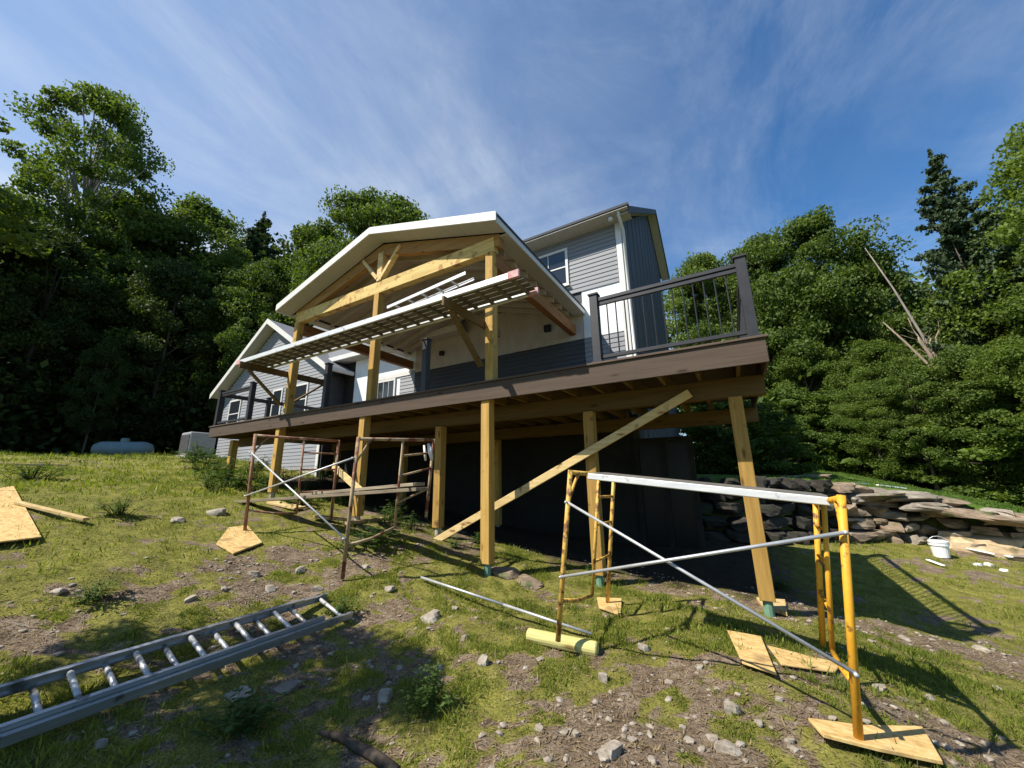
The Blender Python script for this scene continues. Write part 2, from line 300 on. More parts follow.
def make_ground():
    me = bpy.data.meshes.new('ground'); ny, nx = XX.shape
    v = np.stack([XX, YY, ZZ], -1).reshape(-1, 3).astype(np.float32)
    i = (np.arange(ny-1)[:,None]*nx + np.arange(nx-1)[None]).reshape(-1)
    f = np.stack([i, i+1, i+nx+1, i+nx], -1).astype(np.int32)
    me.vertices.add(len(v)); me.vertices.foreach_set('co', v.ravel())
    me.loops.add(f.size); me.loops.foreach_set('vertex_index', f.ravel())
    me.polygons.add(len(f)); me.polygons.foreach_set('loop_start', np.arange(len(f))*4); me.polygons.foreach_set('loop_total', np.full(len(f), 4))
    me.update(); me.polygons.foreach_set('use_smooth', np.ones(len(f), bool))
    a = me.attributes.new('cover', 'FLOAT', 'POINT'); a.data.foreach_set('value', GMK.ravel().astype(np.float32))
    s = np.clip((YY - wally(XX))/.35 + .5, 0, 1)*np.clip((XX+12)/6,0,1)
    b = me.attributes.new('lawn', 'FLOAT', 'POINT'); b.data.foreach_set('value', s.ravel().astype(np.float32))
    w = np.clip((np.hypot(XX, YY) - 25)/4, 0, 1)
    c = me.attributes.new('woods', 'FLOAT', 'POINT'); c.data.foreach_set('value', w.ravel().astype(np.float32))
    dp = np.clip((XX+12.5)/.8,0,1)*np.clip((1.0-XX)/.9,0,1)*np.clip((YY-5.6+(fbm(XX*2,YY*2,3)-.5)*1.2)/.5,0,1)*np.clip((wally(XX)-YY)/.2,0,1)*np.clip((16-YY)/1,0,1)  # mask for shade painted onto the soil under deck and along house
    d_ = me.attributes.new('painted_shade', 'FLOAT', 'POINT'); d_.data.foreach_set('value', dp.ravel().astype(np.float32))
    m, nt, bs = newmat('rough_ground')
    def noise(sc, det=8, ro=.7):
        n = N(nt, 'ShaderNodeTexNoise'); n.inputs['Scale'].default_value = sc; n.inputs['Detail'].default_value = det; n.inputs['Roughness'].default_value = ro
        nt.links.new(mapped(nt, (1,1,1)), n.inputs['Vector']); return n.outputs[0]
    def mix(fac, a_, b_):
        x = N(nt, 'ShaderNodeMix', data_type='RGBA'); nt.links.new(fac, x.inputs[0]); nt.links.new(a_, x.inputs[6]); nt.links.new(b_, x.inputs[7]); return x.outputs[2]
    soil = ramp(nt, noise(9), [(.28,(.085,.058,.038)),(.45,(.17,.125,.085)),(.6,(.26,.20,.145)),(.75,(.40,.34,.26))]).outputs[0]
    gr = ramp(nt, noise(5, 9, .75), [(.3,(.075,.072,.018)),(.48,(.17,.17,.03)),(.6,(.25,.24,.05)),(.75,(.30,.26,.10))]).outputs[0]
    vo = N(nt, 'ShaderNodeTexVoronoi'); vo.inputs['Scale'].default_value = 22; nt.links.new(mapped(nt, (1,1,1)), vo.inputs['Vector'])
    peb = ramp(nt, vo.outputs['Distance'], [(.16,(1,1,1)),(.24,(0,0,0))]).outputs[0]
    pcol = ramp(nt, vo.outputs['Color'], [(.2,(.18,.15,.12)),(.8,(.5,.45,.38))]).outputs[0]
    sel = ramp(nt, noise(3.1, 5), [(.45,(0,0,0)),(.6,(1,1,1))]).outputs[0]
    pm = N(nt, 'ShaderNodeMath', operation='MULTIPLY'); nt.links.new(peb, pm.inputs[0]); nt.links.new(sel, pm.inputs[1])
    soil = mix(pm.outputs[0], soil, pcol)
    at = N(nt, 'ShaderNodeAttribute', attribute_name='cover'); fine = noise(26, 6, .8)
    ad = N(nt, 'ShaderNodeMath', operation='ADD'); nt.links.new(at.outputs['Fac'], ad.inputs[0]); nt.links.new(fine, ad.inputs[1])
    fac = ramp(nt, ad.outputs[0], [(.66,(0,0,0)),(.98,(.9,.9,.9))]).outputs[0]
    spk = ramp(nt, noise(75, 4, .8), [(.36,(.32,.32,.32)),(.5,(1,1,1)),(.66,(1.5,1.45,1.35))]).outputs[0]
    col = mix(fac, soil, gr)
    mu = N(nt, 'ShaderNodeMix', data_type='RGBA', blend_type='MULTIPLY'); mu.inputs[0].default_value = 1; nt.links.new(col, mu.inputs[6]); nt.links.new(spk, mu.inputs[7]); col = mu.outputs[2]
    dk = N(nt, 'ShaderNodeAttribute', attribute_name='painted_shade'); dcol = ramp(nt, noise(9), [(.3,(.03,.023,.015)),(.7,(.065,.05,.034))]).outputs[0]; col = mix(dk.outputs['Fac'], col, dcol)  # soil colour darkened where the painted shade lies
    lw = N(nt, 'ShaderNodeAttribute', attribute_name='lawn')
    lg = ramp(nt, noise(2.5, 7), [(.3,(.055,.10,.018)),(.7,(.11,.17,.03))]).outputs[0]
    col = mix(lw.outputs['Fac'], col, lg)
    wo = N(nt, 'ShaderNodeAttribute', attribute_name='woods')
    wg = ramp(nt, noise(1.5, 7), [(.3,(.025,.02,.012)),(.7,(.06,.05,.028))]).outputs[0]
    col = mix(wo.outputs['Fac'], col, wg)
    nt.links.new(col, bs.inputs['Base Color']); bs.inputs['Roughness'].default_value = .95; bs.inputs['Specular IOR Level'].default_value = .1
    bn = N(nt, 'ShaderNodeBump'); bn.inputs['Strength'].default_value = .9; bn.inputs['Distance'].default_value = .03
    nt.links.new(fine, bn.inputs['Height']); nt.links.new(bn.outputs[0], bs.inputs['Normal'])
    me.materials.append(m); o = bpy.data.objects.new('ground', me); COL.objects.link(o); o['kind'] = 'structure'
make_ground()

# quads cloud -> mesh with tint
def quad_mesh(name, P, A, B, tint, mat, base=None):
    """P centre/base (n,3); A half-long axis; B half-wide axis -> rhomb quads"""
    n = len(P); v = np.empty((n, 4, 3), np.float32)
    v[:,0] = P - A; v[:,1] = P + B; v[:,2] = P + A; v[:,3] = P - B
    me = bpy.data.meshes.new(name); me.vertices.add(n*4); me.vertices.foreach_set('co', v.ravel())
    me.loops.add(n*4); me.loops.foreach_set('vertex_index', np.arange(n*4, dtype=np.int32))
    me.polygons.add(n); me.polygons.foreach_set('loop_start', np.arange(n)*4); me.polygons.foreach_set('loop_total', np.full(n, 4))
    me.update(); a = me.attributes.new('tint', 'FLOAT', 'POINT'); a.data.foreach_set('value', np.repeat(tint, 4).astype(np.float32))
    me.materials.append(mat); return me
def unit(a): return a / (np.linalg.norm(a, axis=-1, keepdims=True) + 1e-9)
def leaves(P, size, up=.5):
    n = len(P); nrm = unit(rng.normal(size=(n,3)) + np.array([0,0,up*1.6])); a = unit(np.cross(nrm, rng.normal(size=(n,3))))
    b = np.cross(nrm, a); s = (size*rng.uniform(.6, 1.3, n))[:,None]
    return a*s, b*s*.62

# ------------------------------------------------------------------ grass and gravel (stuff)
def blades(n, xr, yr, hgt, wid, thr=.35, lawn=False, keep=None, rmin=0):
    x = rng.uniform(*xr, n); y = rng.uniform(*yr, n)
    k = gmask(x, y)*1.1 - rng.random(n) > thr - .5*(fbm(x*5, y*5, 3)-.5)*2
    cl = fbm(x*4+90, y*4, 3, .6)
    if lawn: k = (y > wally(x) + .25)
    else: k &= (y < wally(x) - .1) & (cl > .42)
    k &= ~((x > -11.5) & (x < .7) & (y > 5.9)) & ~((x > -19.6) & (x < -11) & (y > 7.6)) & (np.hypot(x, y) > .75)
    if keep is not None: k &= keep(x, y)
    if rmin: k &= np.hypot(x, y) > rmin
    x, y, cl = x[k], y[k], cl[k]; z = tz(x, y); m = len(x)
    h = hgt*rng.uniform(.35, 1.25, m)*(.5 + 1.6*np.clip(cl-.42, 0, .4)*2); az = rng.uniform(0, 2*np.pi, m); lean = rng.uniform(.1, .9, m)
    A = np.stack([np.cos(az)*lean*h, np.sin(az)*lean*h, h*(1-.3*lean)], -1)*.5
    P = np.stack([x, y, z-.005], -1) + A
    t = rng.uniform(0, 2*np.pi, m); B = np.stack([np.cos(t), np.sin(t), 0*t], -1)*(wid*rng.uniform(.6,1.4,m))[:,None]
    return P, A, B, np.clip(rng.random(m)*.75 + (fbm(x*1.4, y*1.4+20, 2)-.5)*.9 + .12, 0, 1.2)
parts = [blades(480000, (-5.0, 2.6), (.3, 5.8), .036, .0028), blades(240000, (-14, 6), (-1, 13), .065, .005), blades(90000, (-24, 8), (-3, 8), .12, .011, rmin=9)]
cat = [np.concatenate(z) for z in zip(*parts)]
go = bpy.data.objects.new('grass', quad_mesh('grass', *cat, GRASS)); COL.objects.link(go)
tag(go, 'patchy yellow green grass growing over the rough building plot', 'grass', kind='stuff')
def litter(n):
    x = rng.uniform(-5.5, 2.8, n); y = rng.uniform(.3, 6.0, n); m_ = gmask(x, y); k = (rng.random(n) < .14 + .42*(1-m_)) & (np.hypot(x, y) > .75); x, y = x[k], y[k]; n = len(x); z = tz(x, y) + .004
    a = rng.uniform(0, 2*np.pi, n); L = rng.uniform(.008, .035, n); P = np.stack([x, y, z+.004], -1); A = np.stack([np.cos(a)*L, np.sin(a)*L, rng.normal(size=n)*L*.25], -1); w_ = rng.uniform(.0015, .0045, n)
    return P, A, np.stack([-np.sin(a)*w_, np.cos(a)*w_, 0*a], -1), rng.random(n)
STRAW = foliage('dry_straw', (.08,.055,.03), (.30,.225,.12), .1, (.42,.34,.2))
so2 = bpy.data.objects.new('dry_straw', quad_mesh('dry_straw', *litter(110000), STRAW)); COL.objects.link(so2)
tag(so2, 'dry straw stalks and plant litter strewn over the ground', 'straw', kind='stuff')
P4 = blades(60000, (-1, 14), (11, 25), .06, .012, lawn=True)
lo_ = bpy.data.objects.new('lawn_grass', quad_mesh('lawn_grass', *P4, LAWN)); COL.objects.link(lo_)
tag(lo_, 'short mown green lawn above the dry stone wall', 'lawn', kind='stuff')
ICO = None
def stone_geo(r, flat=.6, seed=0, jag=.28, sub=1, boxy=.35):
    import bmesh
    bm = bmesh.new(); rs = random.Random(seed)
    if sub == 1: bmesh.ops.create_icosphere(bm, subdivisions=1, radius=1)
    else:
        bmesh.ops.create_cube(bm, size=2); bmesh.ops.subdivide_edges(bm, edges=bm.edges[:], cuts=3, use_grid_fill=True)
        tx, ty = rs.uniform(-.25,.25), rs.uniform(-.25,.25)
        for v in bm.verts:
            n_ = v.co.normalized()*1.12; v.co = v.co.lerp(n_, boxy)
            v.co.x *= 1 + tx*v.co.y; v.co.y *= 1 + ty*v.co.x
            v.co += Vector((rs.gauss(0,.045), rs.gauss(0,.045), rs.gauss(0,.05)))
    ax = [Vector((rs.gauss(0,1), rs.gauss(0,1), rs.gauss(0,.7))).normalized() for _ in range(8)]
    cut = [rs.uniform(.6, 1.0) for _ in ax]
    for v in bm.verts:
        for a, c in zip(ax, cut):
            d = v.co.dot(a)
            if d > c: v.co -= a*(d - c)
        v.co *= 1 + rs.uniform(-jag, jag)*.12
    vs = [(v.co.x*r[0], v.co.y*r[1], v.co.z*r[2]) for v in bm.verts]; fs = [tuple(v.index for v in f.verts) for f in bm.faces]; bm.free(); return vs, fs
def gravel(n, xr, yr, s0, s1):
    g = [stone_geo((1,.75,.42), seed=k+40, sub=1, jag=1.3) for k in range(9)]; V = []; Fs = []; off = 0
    for i in range(n):
        x = random.uniform(*xr); y = random.uniform(*yr)
        if math.hypot(x, y) < .8: continue
        if float(gmask(np.array(x), np.array(y))) > random.uniform(.1, .9): continue
        s = s0 + (s1-s0)*random.random()**6; vs, fs = g[i % 9]; a = random.uniform(0, 6.28); ca, sa = math.cos(a)*s, math.sin(a)*s; z = tzf(x, y)
        V += [(x + v[0]*ca - v[1]*sa, y + v[0]*sa + v[1]*ca, z + v[2]*s + s*.15) for v in vs]; Fs += [tuple(k+off for k in f) for f in fs]; off += len(vs)
    me = bpy.data.meshes.new('gravel'); me.from_pydata(V, [], Fs); me.materials.append(STONE)
    o = bpy.data.objects.new('gravel', me); COL.objects.link(o); return tag(o, 'small pale stones and gravel strewn over the bare dirt', 'gravel', kind='stuff')
gravel(12000, (-6, 3), (.3, 6.5), .004, .036)

# ------------------------------------------------------------------ siding
def siding(mb, x0, x1, z0, z1, y, step=.115, lap=.014, clip=None):
    z = z0
    while z < z1 - 1e-4:
        zt = min(z + step, z1)
        a0, a1 = x0, x1
        if clip: a0, a1 = clip(z)
        if a1 - a0 > .05:
            mb.add([(a0,y-lap,z),(a1,y-lap,z),(a1,y,zt),(a0,y,zt),(a0,y+.02,z),(a1,y+.02,z),(a1,y+.02,zt),(a0,y+.02,zt)],
               [(0,1,2,3),(0,4,5,1),(4,7,6,5),(0,3,7,4),(1,5,6,2)])
        z = zt
    return mb
def window(parent, x0, x1, z0, z1, y, split=True, mat=None, grid=0):
    f = MB(); t = .07
    f.box(x0-t,x1+t,y-.045,y-.012,z1,z1+t).box(x0-t,x1+t,y-.045,y-.012,z0-t,z0).box(x0-t,x0,y-.045,y-.012,z0,z1).box(x1,x1+t,y-.045,y-.012,z0,z1)
    if split: f.box(x0,x1,y-.04,y-.014,(z0+z1)/2-.02,(z0+z1)/2+.02)
    for k in range(grid): f.box(x0+(x1-x0)*(k+1)/(grid+1)-.01, x0+(x1-x0)*(k+1)/(grid+1)+.01, y-.036,y-.016,z0,z1)
    w = f.build('window', TRIM, parent, .004)
    MB().box(x0+.001,x1-.001,y-.024,y-.018,z0+.001,z1-.001).build('pane', GLASS, w)
    MB().box(x0-t-.02,x1+t+.02,y-.09,y-.046,z0-t-.035,z0-t).build('sill', TRIM, w)
    return w

# ------------------------------------------------------------------ house
YW = 8.3; DZ = 1.36
house = thing('house', (-6, YW, -1.4), 'grey sided two storey house with white trim and unfinished patches of white house wrap', 'house')
# upper storey front
siding(MB(), -5.6, -1.80, 4.47, 6.06, YW-.03).build('upper_wall', SIDE, house)
MB().box(-5.6, -1.68, YW, YW+.2, DZ-2.75, 6.1).build('wall_core', SIDEB, house)
MB().box(-2.75, -1.80, YW-.02, YW-.002, 3.22, 4.468).build('house_wrap', WRAP, house)
siding(MB(), -2.75, -1.80, DZ, 3.215, YW-.03).build('lower_wall', SIDE, house, label='light grey lower siding in the sun beside the downspout')
siding(MB(), -8.35, -2.76, DZ, 3.215, YW-.03).build('porch_wall', SIDEB, house, label='siding on the back wall of the porch with shade painted into its colour')
tr = MB().box(-1.79, -1.655, YW-.055, YW-.012, DZ-.1, 6.04).box(-1.70,-1.652,YW-.012,YW+.1,DZ-.1,6.04); tr.build('corner_trim', TRIM, house, .004)
dsp = MB().path([(-1.60, YW-.40, 6.10), (-1.60, YW-.36, 5.98), (-1.60, YW-.02, 5.78), (-1.60, YW-.02, 1.55), (-1.60, YW-.2, 1.45)], .038, 8)
dsp.build('downspout', TRIM, house, smooth=True)
window(house, -4.1, -3.12, 4.80, 5.74, YW-.03, grid=1)
# side wall (gable) facing +X
rid = (13.76, 10.1); ev = (15.93, 8.2); XS = -1.67
side = MB().prism([(XS, YW+.1, DZ-2.9), (XS, YW+.1, 6.15), (XS, 13.5, 9.80), (XS, 15.45, 8.25), (XS, 15.45, DZ-2.2)], (-.18,0,0)); side.build('side_wall', SIDED, house)
bat = MB()
for k in range(22):
    y = YW+.3 + k*.66
    if y > 15.4: break
    zt = 6.15 + (y-YW-.1)*(3.6/5.1) if y < 13.5 else 9.85 - (y-13.5)*.82
    bat.box(XS, XS+.01, y-.015, y+.015, DZ-1, zt-.05)
bat.build('side_battens', SIDED, house)
# upper roof
def slab(a, b, xa, xb, t=.1):
    # a,b=(y,z) along slope; underside line a-b, thickness up
    return [(xa,a[0],a[1]),(xa,b[0],b[1]),(xa,b[0],b[1]+t),(xa,a[0],a[1]+t)], (xb-xa,0,0)
rf = MB(); ef = (7.93, 6.11); rr = (13.76, 10.02)
rf.prism(*slab(ef, rr, -6.2, -1.37, .05)); rf.prism(*slab((13.763, 10.02), ev, -6.2, -1.37, .05)); 
roof = rf.build('roof', SHIND, house)
so = MB(); so.prism([(-6.2,7.83,6.07),(-6.2,YW,6.04),(-6.2,YW,6.06),(-6.2,7.83,6.09)], (4.83,0,0)); so.build('soffit', SOFF, roof)
gt = MB().prism([(-6.2,7.91,6.10),(-6.2,7.81,6.11),(-6.2,7.80,6.165),(-6.2,7.91,6.165)], (4.86,0,0)); gt.build('gutter', SIDED, roof)
rk = MB()
for a, b in ((ef, rr), (rr, ev)):
    rk.prism([(-1.37,a[0],a[1]-.15),(-1.37,b[0],b[1]-.15),(-1.37,b[0],b[1]+.04),(-1.37,a[0],a[1]+.04)], (.025,0,0))
rk.build('rake_board', SIDED, roof)
sr = MB()
for a, b in ((ef, rr), (rr, ev)):
    sr.prism([(XS+.003,a[0],a[1]-.12),(XS+.003,b[0],b[1]-.12),(XS+.003,b[0],b[1]-.1),(XS+.003,a[0],a[1]-.1)], (.295,0,0))
sr.build('rake_soffit', SOFF, roof)
fp = onY(610.5, 217.5, 7.95)
MB().path([(fp.x, 8.0, 6.07), (fp.x, 7.98, 6.0), (fp.x, 7.93, 5.96)], [.03,.045,.06], 12).build('flood_light', TRIM, house, smooth=True)
# porch rear gable wall covered with a beige sheet
MB().prism([(-8.55,YW-.02,3.217),(-2.76,YW-.02,3.217),(-2.76,YW-.02,4.15),(-5.75,YW-.02,4.95),(-8.55,YW-.02,4.15)], (0,.017,0)).build('gable_sheathing', BEIGE, house)
def ebox(px, py, s=.09):
    p = onY(px, py, YW-.1); MB().box(p.x-s, p.x+s, YW-.12, YW-.022, p.z-s, p.z+s).build('wall_lantern', BLACK, house, .01)
ebox(547, 328); ebox(441, 353, .07)
# left one-storey part of the main house
siding(MB(), -9.0, -8.36, DZ, 3.3, YW-.03).build('left_wall', SIDEW, house)
siding(MB(), -11.3, -9.0, DZ, 2.45, YW-.03).build('window_wall', SIDEW, house)
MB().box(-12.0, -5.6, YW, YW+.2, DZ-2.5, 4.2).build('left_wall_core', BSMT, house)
MB().box(-11.3, -9.0, YW-.025, YW-.003, 2.45, 4.19).box(-9.0,-8.36,YW-.025,YW-.003,3.3,4.19).build('left_house_wrap', WRAP, house, label='crinkled white house wrap above the rear window')
window(house, -9.98, -9.25, 2.42, 3.08, YW-.03, grid=2, split=False)
MB().box(-10.35,-8.5,YW-.06,YW-.035,3.17,3.30).build('head_trim', TRIM, house)
rp = onY(291, 325.5, 12.5)
lr = MB(); lr.prism([(-21.5,7.95,4.15),(-5.7,7.95,4.15),(-5.7,7.95,4.25),(-21.5,7.95,4.25)], (0,0,0)) if False else None
lroof = MB().prism([(-19.3,7.9,4.15),(-19.3,12.5,rp.z-.08),(-19.3,17,4.2),(-19.3,17,4.3),(-19.3,12.5,rp.z),(-19.3,7.9,4.25)], (13.0,0,0)).build('lower_roof', SHIN, house)
MB().prism([(-19.3,7.84,4.10),(-19.3,7.9,4.10),(-19.3,7.9,4.26),(-19.3,7.84,4.26)], (13.0,0,0)).build('gutter', TRIM, lroof)
MB().box(-12,-6.3,7.9,YW,4.09,4.11).build('soffit', SOFF, lroof)
# left gabled wing
YG = 7.7; wx0, wx1, wp = -19.4, -12.0, -15.85
pkz = 6.33; ez = 3.62
def wclip(z):
    if z < 3.7: return (wx0, wx1-.06)
    k = (z - 3.7)/(6.1-3.7); return (wx0 + (wp-wx0)*k, wx1 + (wp-wx1)*k)
siding(MB(), wx0, wx1, .3, 6.0, YG-.03, .125, clip=wclip).build('wing_wall', SIDEW, house)
MB().prism([(wx0,YG,-.6),(wx1,YG,-.6),(wx1,YG,3.8),(wp,YG,6.25),(wx0,YG,3.8)], (0,.6,0)).build('wing_core', SIDEB, house)
MB().box(wx0+.02, wx1-.02, YG-.02, YG-.003, -.6, .3).build('wing_foundation', CONC, house)
MB().box(wx1-.12, wx1+.02, YG-.06, YG-.031, .0, 3.7).build('corner_board', TRIM, house)
wr = MB()
YF_ = 7.25
for s, x1_, z1_ in ((-1, -19.9, 3.62), (1, -11.45, 3.62)):
    wr.prism([(wp,YF_+.03,pkz),(x1_,YF_+.03,z1_),(x1_,YF_+.03,z1_+.1),(wp,YF_+.03,pkz+.1)], (0,5.0,0))
wroof = wr.build('wing_roof', SHIN, house)
wt = MB()
for x1_ in (-19.9, -11.45):
    wt.prism([(wp,YF_,pkz-.10),(x1_,YF_,3.52),(x1_,YF_,3.74),(wp,YF_,pkz+.12)], (0,.028,0))
wt.build('rake_trim', TRIM, wroof)
ws = MB()
for x1_ in (-19.9, -11.45):
    ws.prism([(wp,YF_+.03,pkz-.04),(x1_,YF_+.03,3.58),(x1_,YF_+.03,3.60),(wp,YF_+.03,pkz-.02)], (0,YG-YF_-.03,0))
ws.build('rake_soffit', SOFF, wroof)
MB().box(-11.42,-11.32,YF_,8.25,3.55,3.68).build('gutter', TRIM, wroof)
window(house, -14.0, -13.1, 2.3, 3.35, YG-.03); window(house, -15.3, -14.75, 2.3, 3.35, YG-.03); window(house, -18.75, -17.9, 2.2, 3.3, YG-.03)
MB().box(-12.0,-11.9,YG,YW,-.5,3.55).build('wing_side_wall', SIDEB, house)
# walk-out basement wall with patio door
bp0, bp1 = onY(640, 460, YW), onY(672, 460, YW)
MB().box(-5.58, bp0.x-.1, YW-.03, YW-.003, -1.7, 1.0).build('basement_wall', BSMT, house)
pd = MB(); x0, x1 = bp0.x, bp0.x+.95
pd.box(x0-.1,x0,YW-.08,YW-.035,-1.4,.72).box(x1,x1+.1,YW-.08,YW-.035,-1.4,.72).box(x0,x1,YW-.08,YW-.035,.62,.72).box((x0+x1)/2-.05,(x0+x1)/2+.05,YW-.08,YW-.035,-1.4,.62)
bd = pd.build('patio_door', BSMT, house); MB().box(x0,x1,YW-.032,YW-.026,-1.4,.62).build('pane', GLASSD, bd)

# ------------------------------------------------------------------ deck
XL, XR, YD = -11.72, .44, 4.40
deck = thing('deck', (-5.6, YD, -1.0), 'long raised brown deck on yellow timber posts along the front of the house', 'deck')
MB().box(XL, XR, YD+.03, YW-.08, 1.333, 1.36).build('deck_boards', COMP, deck)
MB().box(XL, XR, YD, YD+.025, 1.075, 1.332).build('front_fascia', COMP, deck, .004)
MB().box(XL-.02, XR+.03, YD-.022, YD+.028, 1.3345, 1.362).build('edge_nosing', COMP, deck, .004)
MB().box(XR-.025, XR, YD+.027, YW, 1.075, 1.331).build('side_fascia', COMP, deck, .003)
MB().box(XL, XL+.025, YD+.027, YW, 1.075, 1.331).build('side_fascia', COMP, deck, .003)
k = 0; x = XL + .1
while x < XR - .05:
    MB().box(x, x+.038, YD+.07, YW-.1, 1.10, 1.331).build('joist', W_PTY, deck); x += .406; k += 1
MB().box(XL+.03, XR-.03, YD+.028, YD+.066, 1.09, 1.331).build('rim_joist', W_PT, deck)
MB().box(-11.6, XR-.02, 5.06, 5.2, .87, 1.098).build('beam', W_PT, deck, .004)
MB().box(-11.3, XR+.02, 7.65, 7.76, .845, 1.098).build('beam', W_PT, deck, .004)
def post(x, y, z0, z1, w=.145, name='post', mat=W_Z, base=True, par=deck):
    p = MB().box(x-w/2, x+w/2, y, y+w, z0+(.1 if base else 0), z1).build(name, mat, par, .006)
    if base:
        MB().path([(x, y+w/2, tzf(x, y+w/2)-.08), (x, y+w/2, z0+.06), (x, y+w/2, z0+.1)], [.05,.05,.045], 10).build('post_base', GREENP if x > -3.5 else CONC, p)
    return p
post(-3.04, 4.43, -1.24, 1.332); post(-5.75, 4.43, -.74, 1.332); post(-8.52, 4.43, -.37, 1.332)
for x, z0 in ((.105,-1.41),(-1.70,-1.36),(-4.45,-.93),(-11.2,0.0)): post(x, 5.03 if x > -11 else 4.72, z0, .868 if x > -11 else 1.0)
for x, z0 in ((-4.9,-1.2),(-8,-.8),(-11,-.3)): post(x, 7.6, z0, .843)
a = onY(432, 543, 4.93); b = onY(690, 393, 4.97)
MB().beam(a, b, .04, .105, (0,0,1)).build('diagonal_brace', W_BR, deck, .004)
# railings on the deck
def rail_run(par, p0, p1, n, rails=(.07,.88), bal=True, lab=None):
    r = MB(); p0 = Vector(p0); p1 = Vector(p1)
    r.beam(p0+Vector((0,0,rails[1])), p1+Vector((0,0,rails[1])), .06, .045); r.beam(p0+Vector((0,0,rails[1]-.055)), p1+Vector((0,0,rails[1]-.055)), .035, .05)
    r.beam(p0+Vector((0,0,rails[0]+.02)), p1+Vector((0,0,rails[0]+.02)), .045, .045)
    o = r.build('railing', DARKG, par, .003)
    if bal:
        for k in range(1, n):
            q = p0.lerp(p1, k/n); MB().tube(q+Vector((0,0,rails[0])), q+Vector((0,0,rails[1]-.06)), .0085, n=6).build('baluster', BLACK, o)
    return o
def rpost(x, y, h=.95, w=.105):
    p = MB().box(x-w/2, x+w/2, y-w/2, y+w/2, 1.362, 1.362+h).build('railing_post', DARKG, deck, .004)
    c = MB(); zt = 1.362+h; e = w/2+.014
    c.box(x-e,x+e,y-e,y+e,zt+.001,zt+.022); c.add([(x-e+.01,y-e+.01,zt+.0225),(x+e-.01,y-e+.01,zt+.0225),(x+e-.01,y+e-.01,zt+.0225),(x-e+.01,y+e-.01,zt+.0225),(x,y,zt+.05)],[(0,1,4),(1,2,4),(2,3,4),(3,0,4),(0,3,2,1)])
    c.build('post_cap', DARKG, p)
    s = MB().box(x-e,x+e,y-e,y+e,1.3625,1.40).build('post_skirt', DARKG, p)
    return p
for x, y in ((.35,4.5),(-1.33,4.5),(-4.35,4.55),(-7.05,4.52),(-10.02,4.5),(-11.63,4.5),(-11.63,5.7),(-11.63,7.6),(.35,7.9)): rpost(x, y)
rail_run(deck, (-1.28,4.5,DZ), (.30,4.5,DZ), 14); rail_run(deck, (.35,4.56,DZ), (.35,7.85,DZ), 29)
rail_run(deck, (-11.58,4.5,DZ), (-10.07,4.5,DZ), 13, bal=False); rail_run(deck, (-11.63,4.56,DZ), (-11.63,5.65,DZ), 9, bal=False); rail_run(deck, (-11.63,5.75,DZ), (-11.63,7.55,DZ), 9, bal=False)

# ------------------------------------------------------------------ porch roof
porch = thing('porch', (-5.75, 4.5, DZ), 'gabled open porch with exposed timber truss and white rake boards standing on the deck', 'porch')
ex0, ex1, px_, pz, ez = -8.87, -2.69, -5.70, 4.86, 3.98; Y0 = 4.2; YB = 8.27
sh = MB()
for xe in (ex0, ex1): sh.prism([(px_,Y0+.03,pz-.05),(xe,Y0+.03,ez-.05),(xe,Y0+.03,ez+.02),(px_,Y0+.03,pz+.02)], (0,YB-Y0-.03,0))
proof = sh.build('roof', SHIND, porch)
rb = MB()
for xe in (ex0, ex1): rb.prism([(px_,Y0,pz-.13),(xe,Y0,ez-.13),(xe,Y0,ez+.03),(px_,Y0,pz+.03)], (0,.028,0))
rb.build('rake_board', TRIM, proof, .003)
sf = MB()   # boxed white soffits along rakes and eaves
sl = (pz-ez)/(px_-ex0)
for s, xe in ((1, ex0), (-1, ex1)):
    sf.prism([(px_,Y0+.03,pz-.12),(xe+s*.02,Y0+.03,ez-.12),(xe+s*.02,Y0+.03,ez-.10),(px_,Y0+.03,pz-.10)], (0,.33,0))
    sf.box(min(xe+s*.02,xe+s*.30), max(xe+s*.02,xe+s*.30), Y0+.37, YB, ez-.145, ez-.125)
sf.build('soffit', SOFF, proof)
for s, xe in ((1, ex0), (-1, ex1)): MB().box(min(xe, xe+s*.018), max(xe, xe+s*.018), Y0+.03, YB, ez-.15, ez-.052).build('eave_fascia', TRIM, proof)
# chords, tie, king post, braces
tru = MB(); YT = 4.56
for s, xe in ((1, -8.55), (-1, -2.95)):
    ze = ez + (abs(xe-ex0) if s > 0 else abs(ex1-xe))*sl - .14
    tru.prism([(px_,YT,pz-.15),(xe-s*.1,YT,ze-.03),(xe-s*.1,YT,ze-.25),(px_,YT,pz-.40)], (0,.13,0))
tru.build('truss_chord', W_REDX, porch, .005)
MB().box(-8.6, -2.95, YT-.012, YT+.125, 3.60, 3.86).build('tie_beam', wood('tie_beam_pine', (.42,.28,.08), (.68,.52,.21), 0, dirt=((.36,.2,.06), .6, 7)), porch, .005)
MB().box(-5.79, -5.65, YT-.03, YT+.10, 3.862, 4.52).build('king_post', W_BR, porch, .005)
for s in (-1, 1):
    MB().beam((-5.72+s*.06, YT-.02+.03, 3.93), (-5.72+s*.55, YT+.01, 4.50), .07, .10, (0,1,0)).build('truss_brace', W_BR, porch, .004)
for x in (-8.52, -5.75, -3.04): MB().box(x-.072, x+.072, 4.53, 4.68, DZ+.003, 3.598).build('post', W_Z, porch, .006)
MB().box(-8.60,-8.45,4.63,YB,3.35,3.60).build('header_beam', W_RED, porch, .005); MB().box(-3.11,-2.96,4.63,YB,3.35,3.60).build('header_beam', W_RED, porch, .005)
raft = MB(); y = 4.9
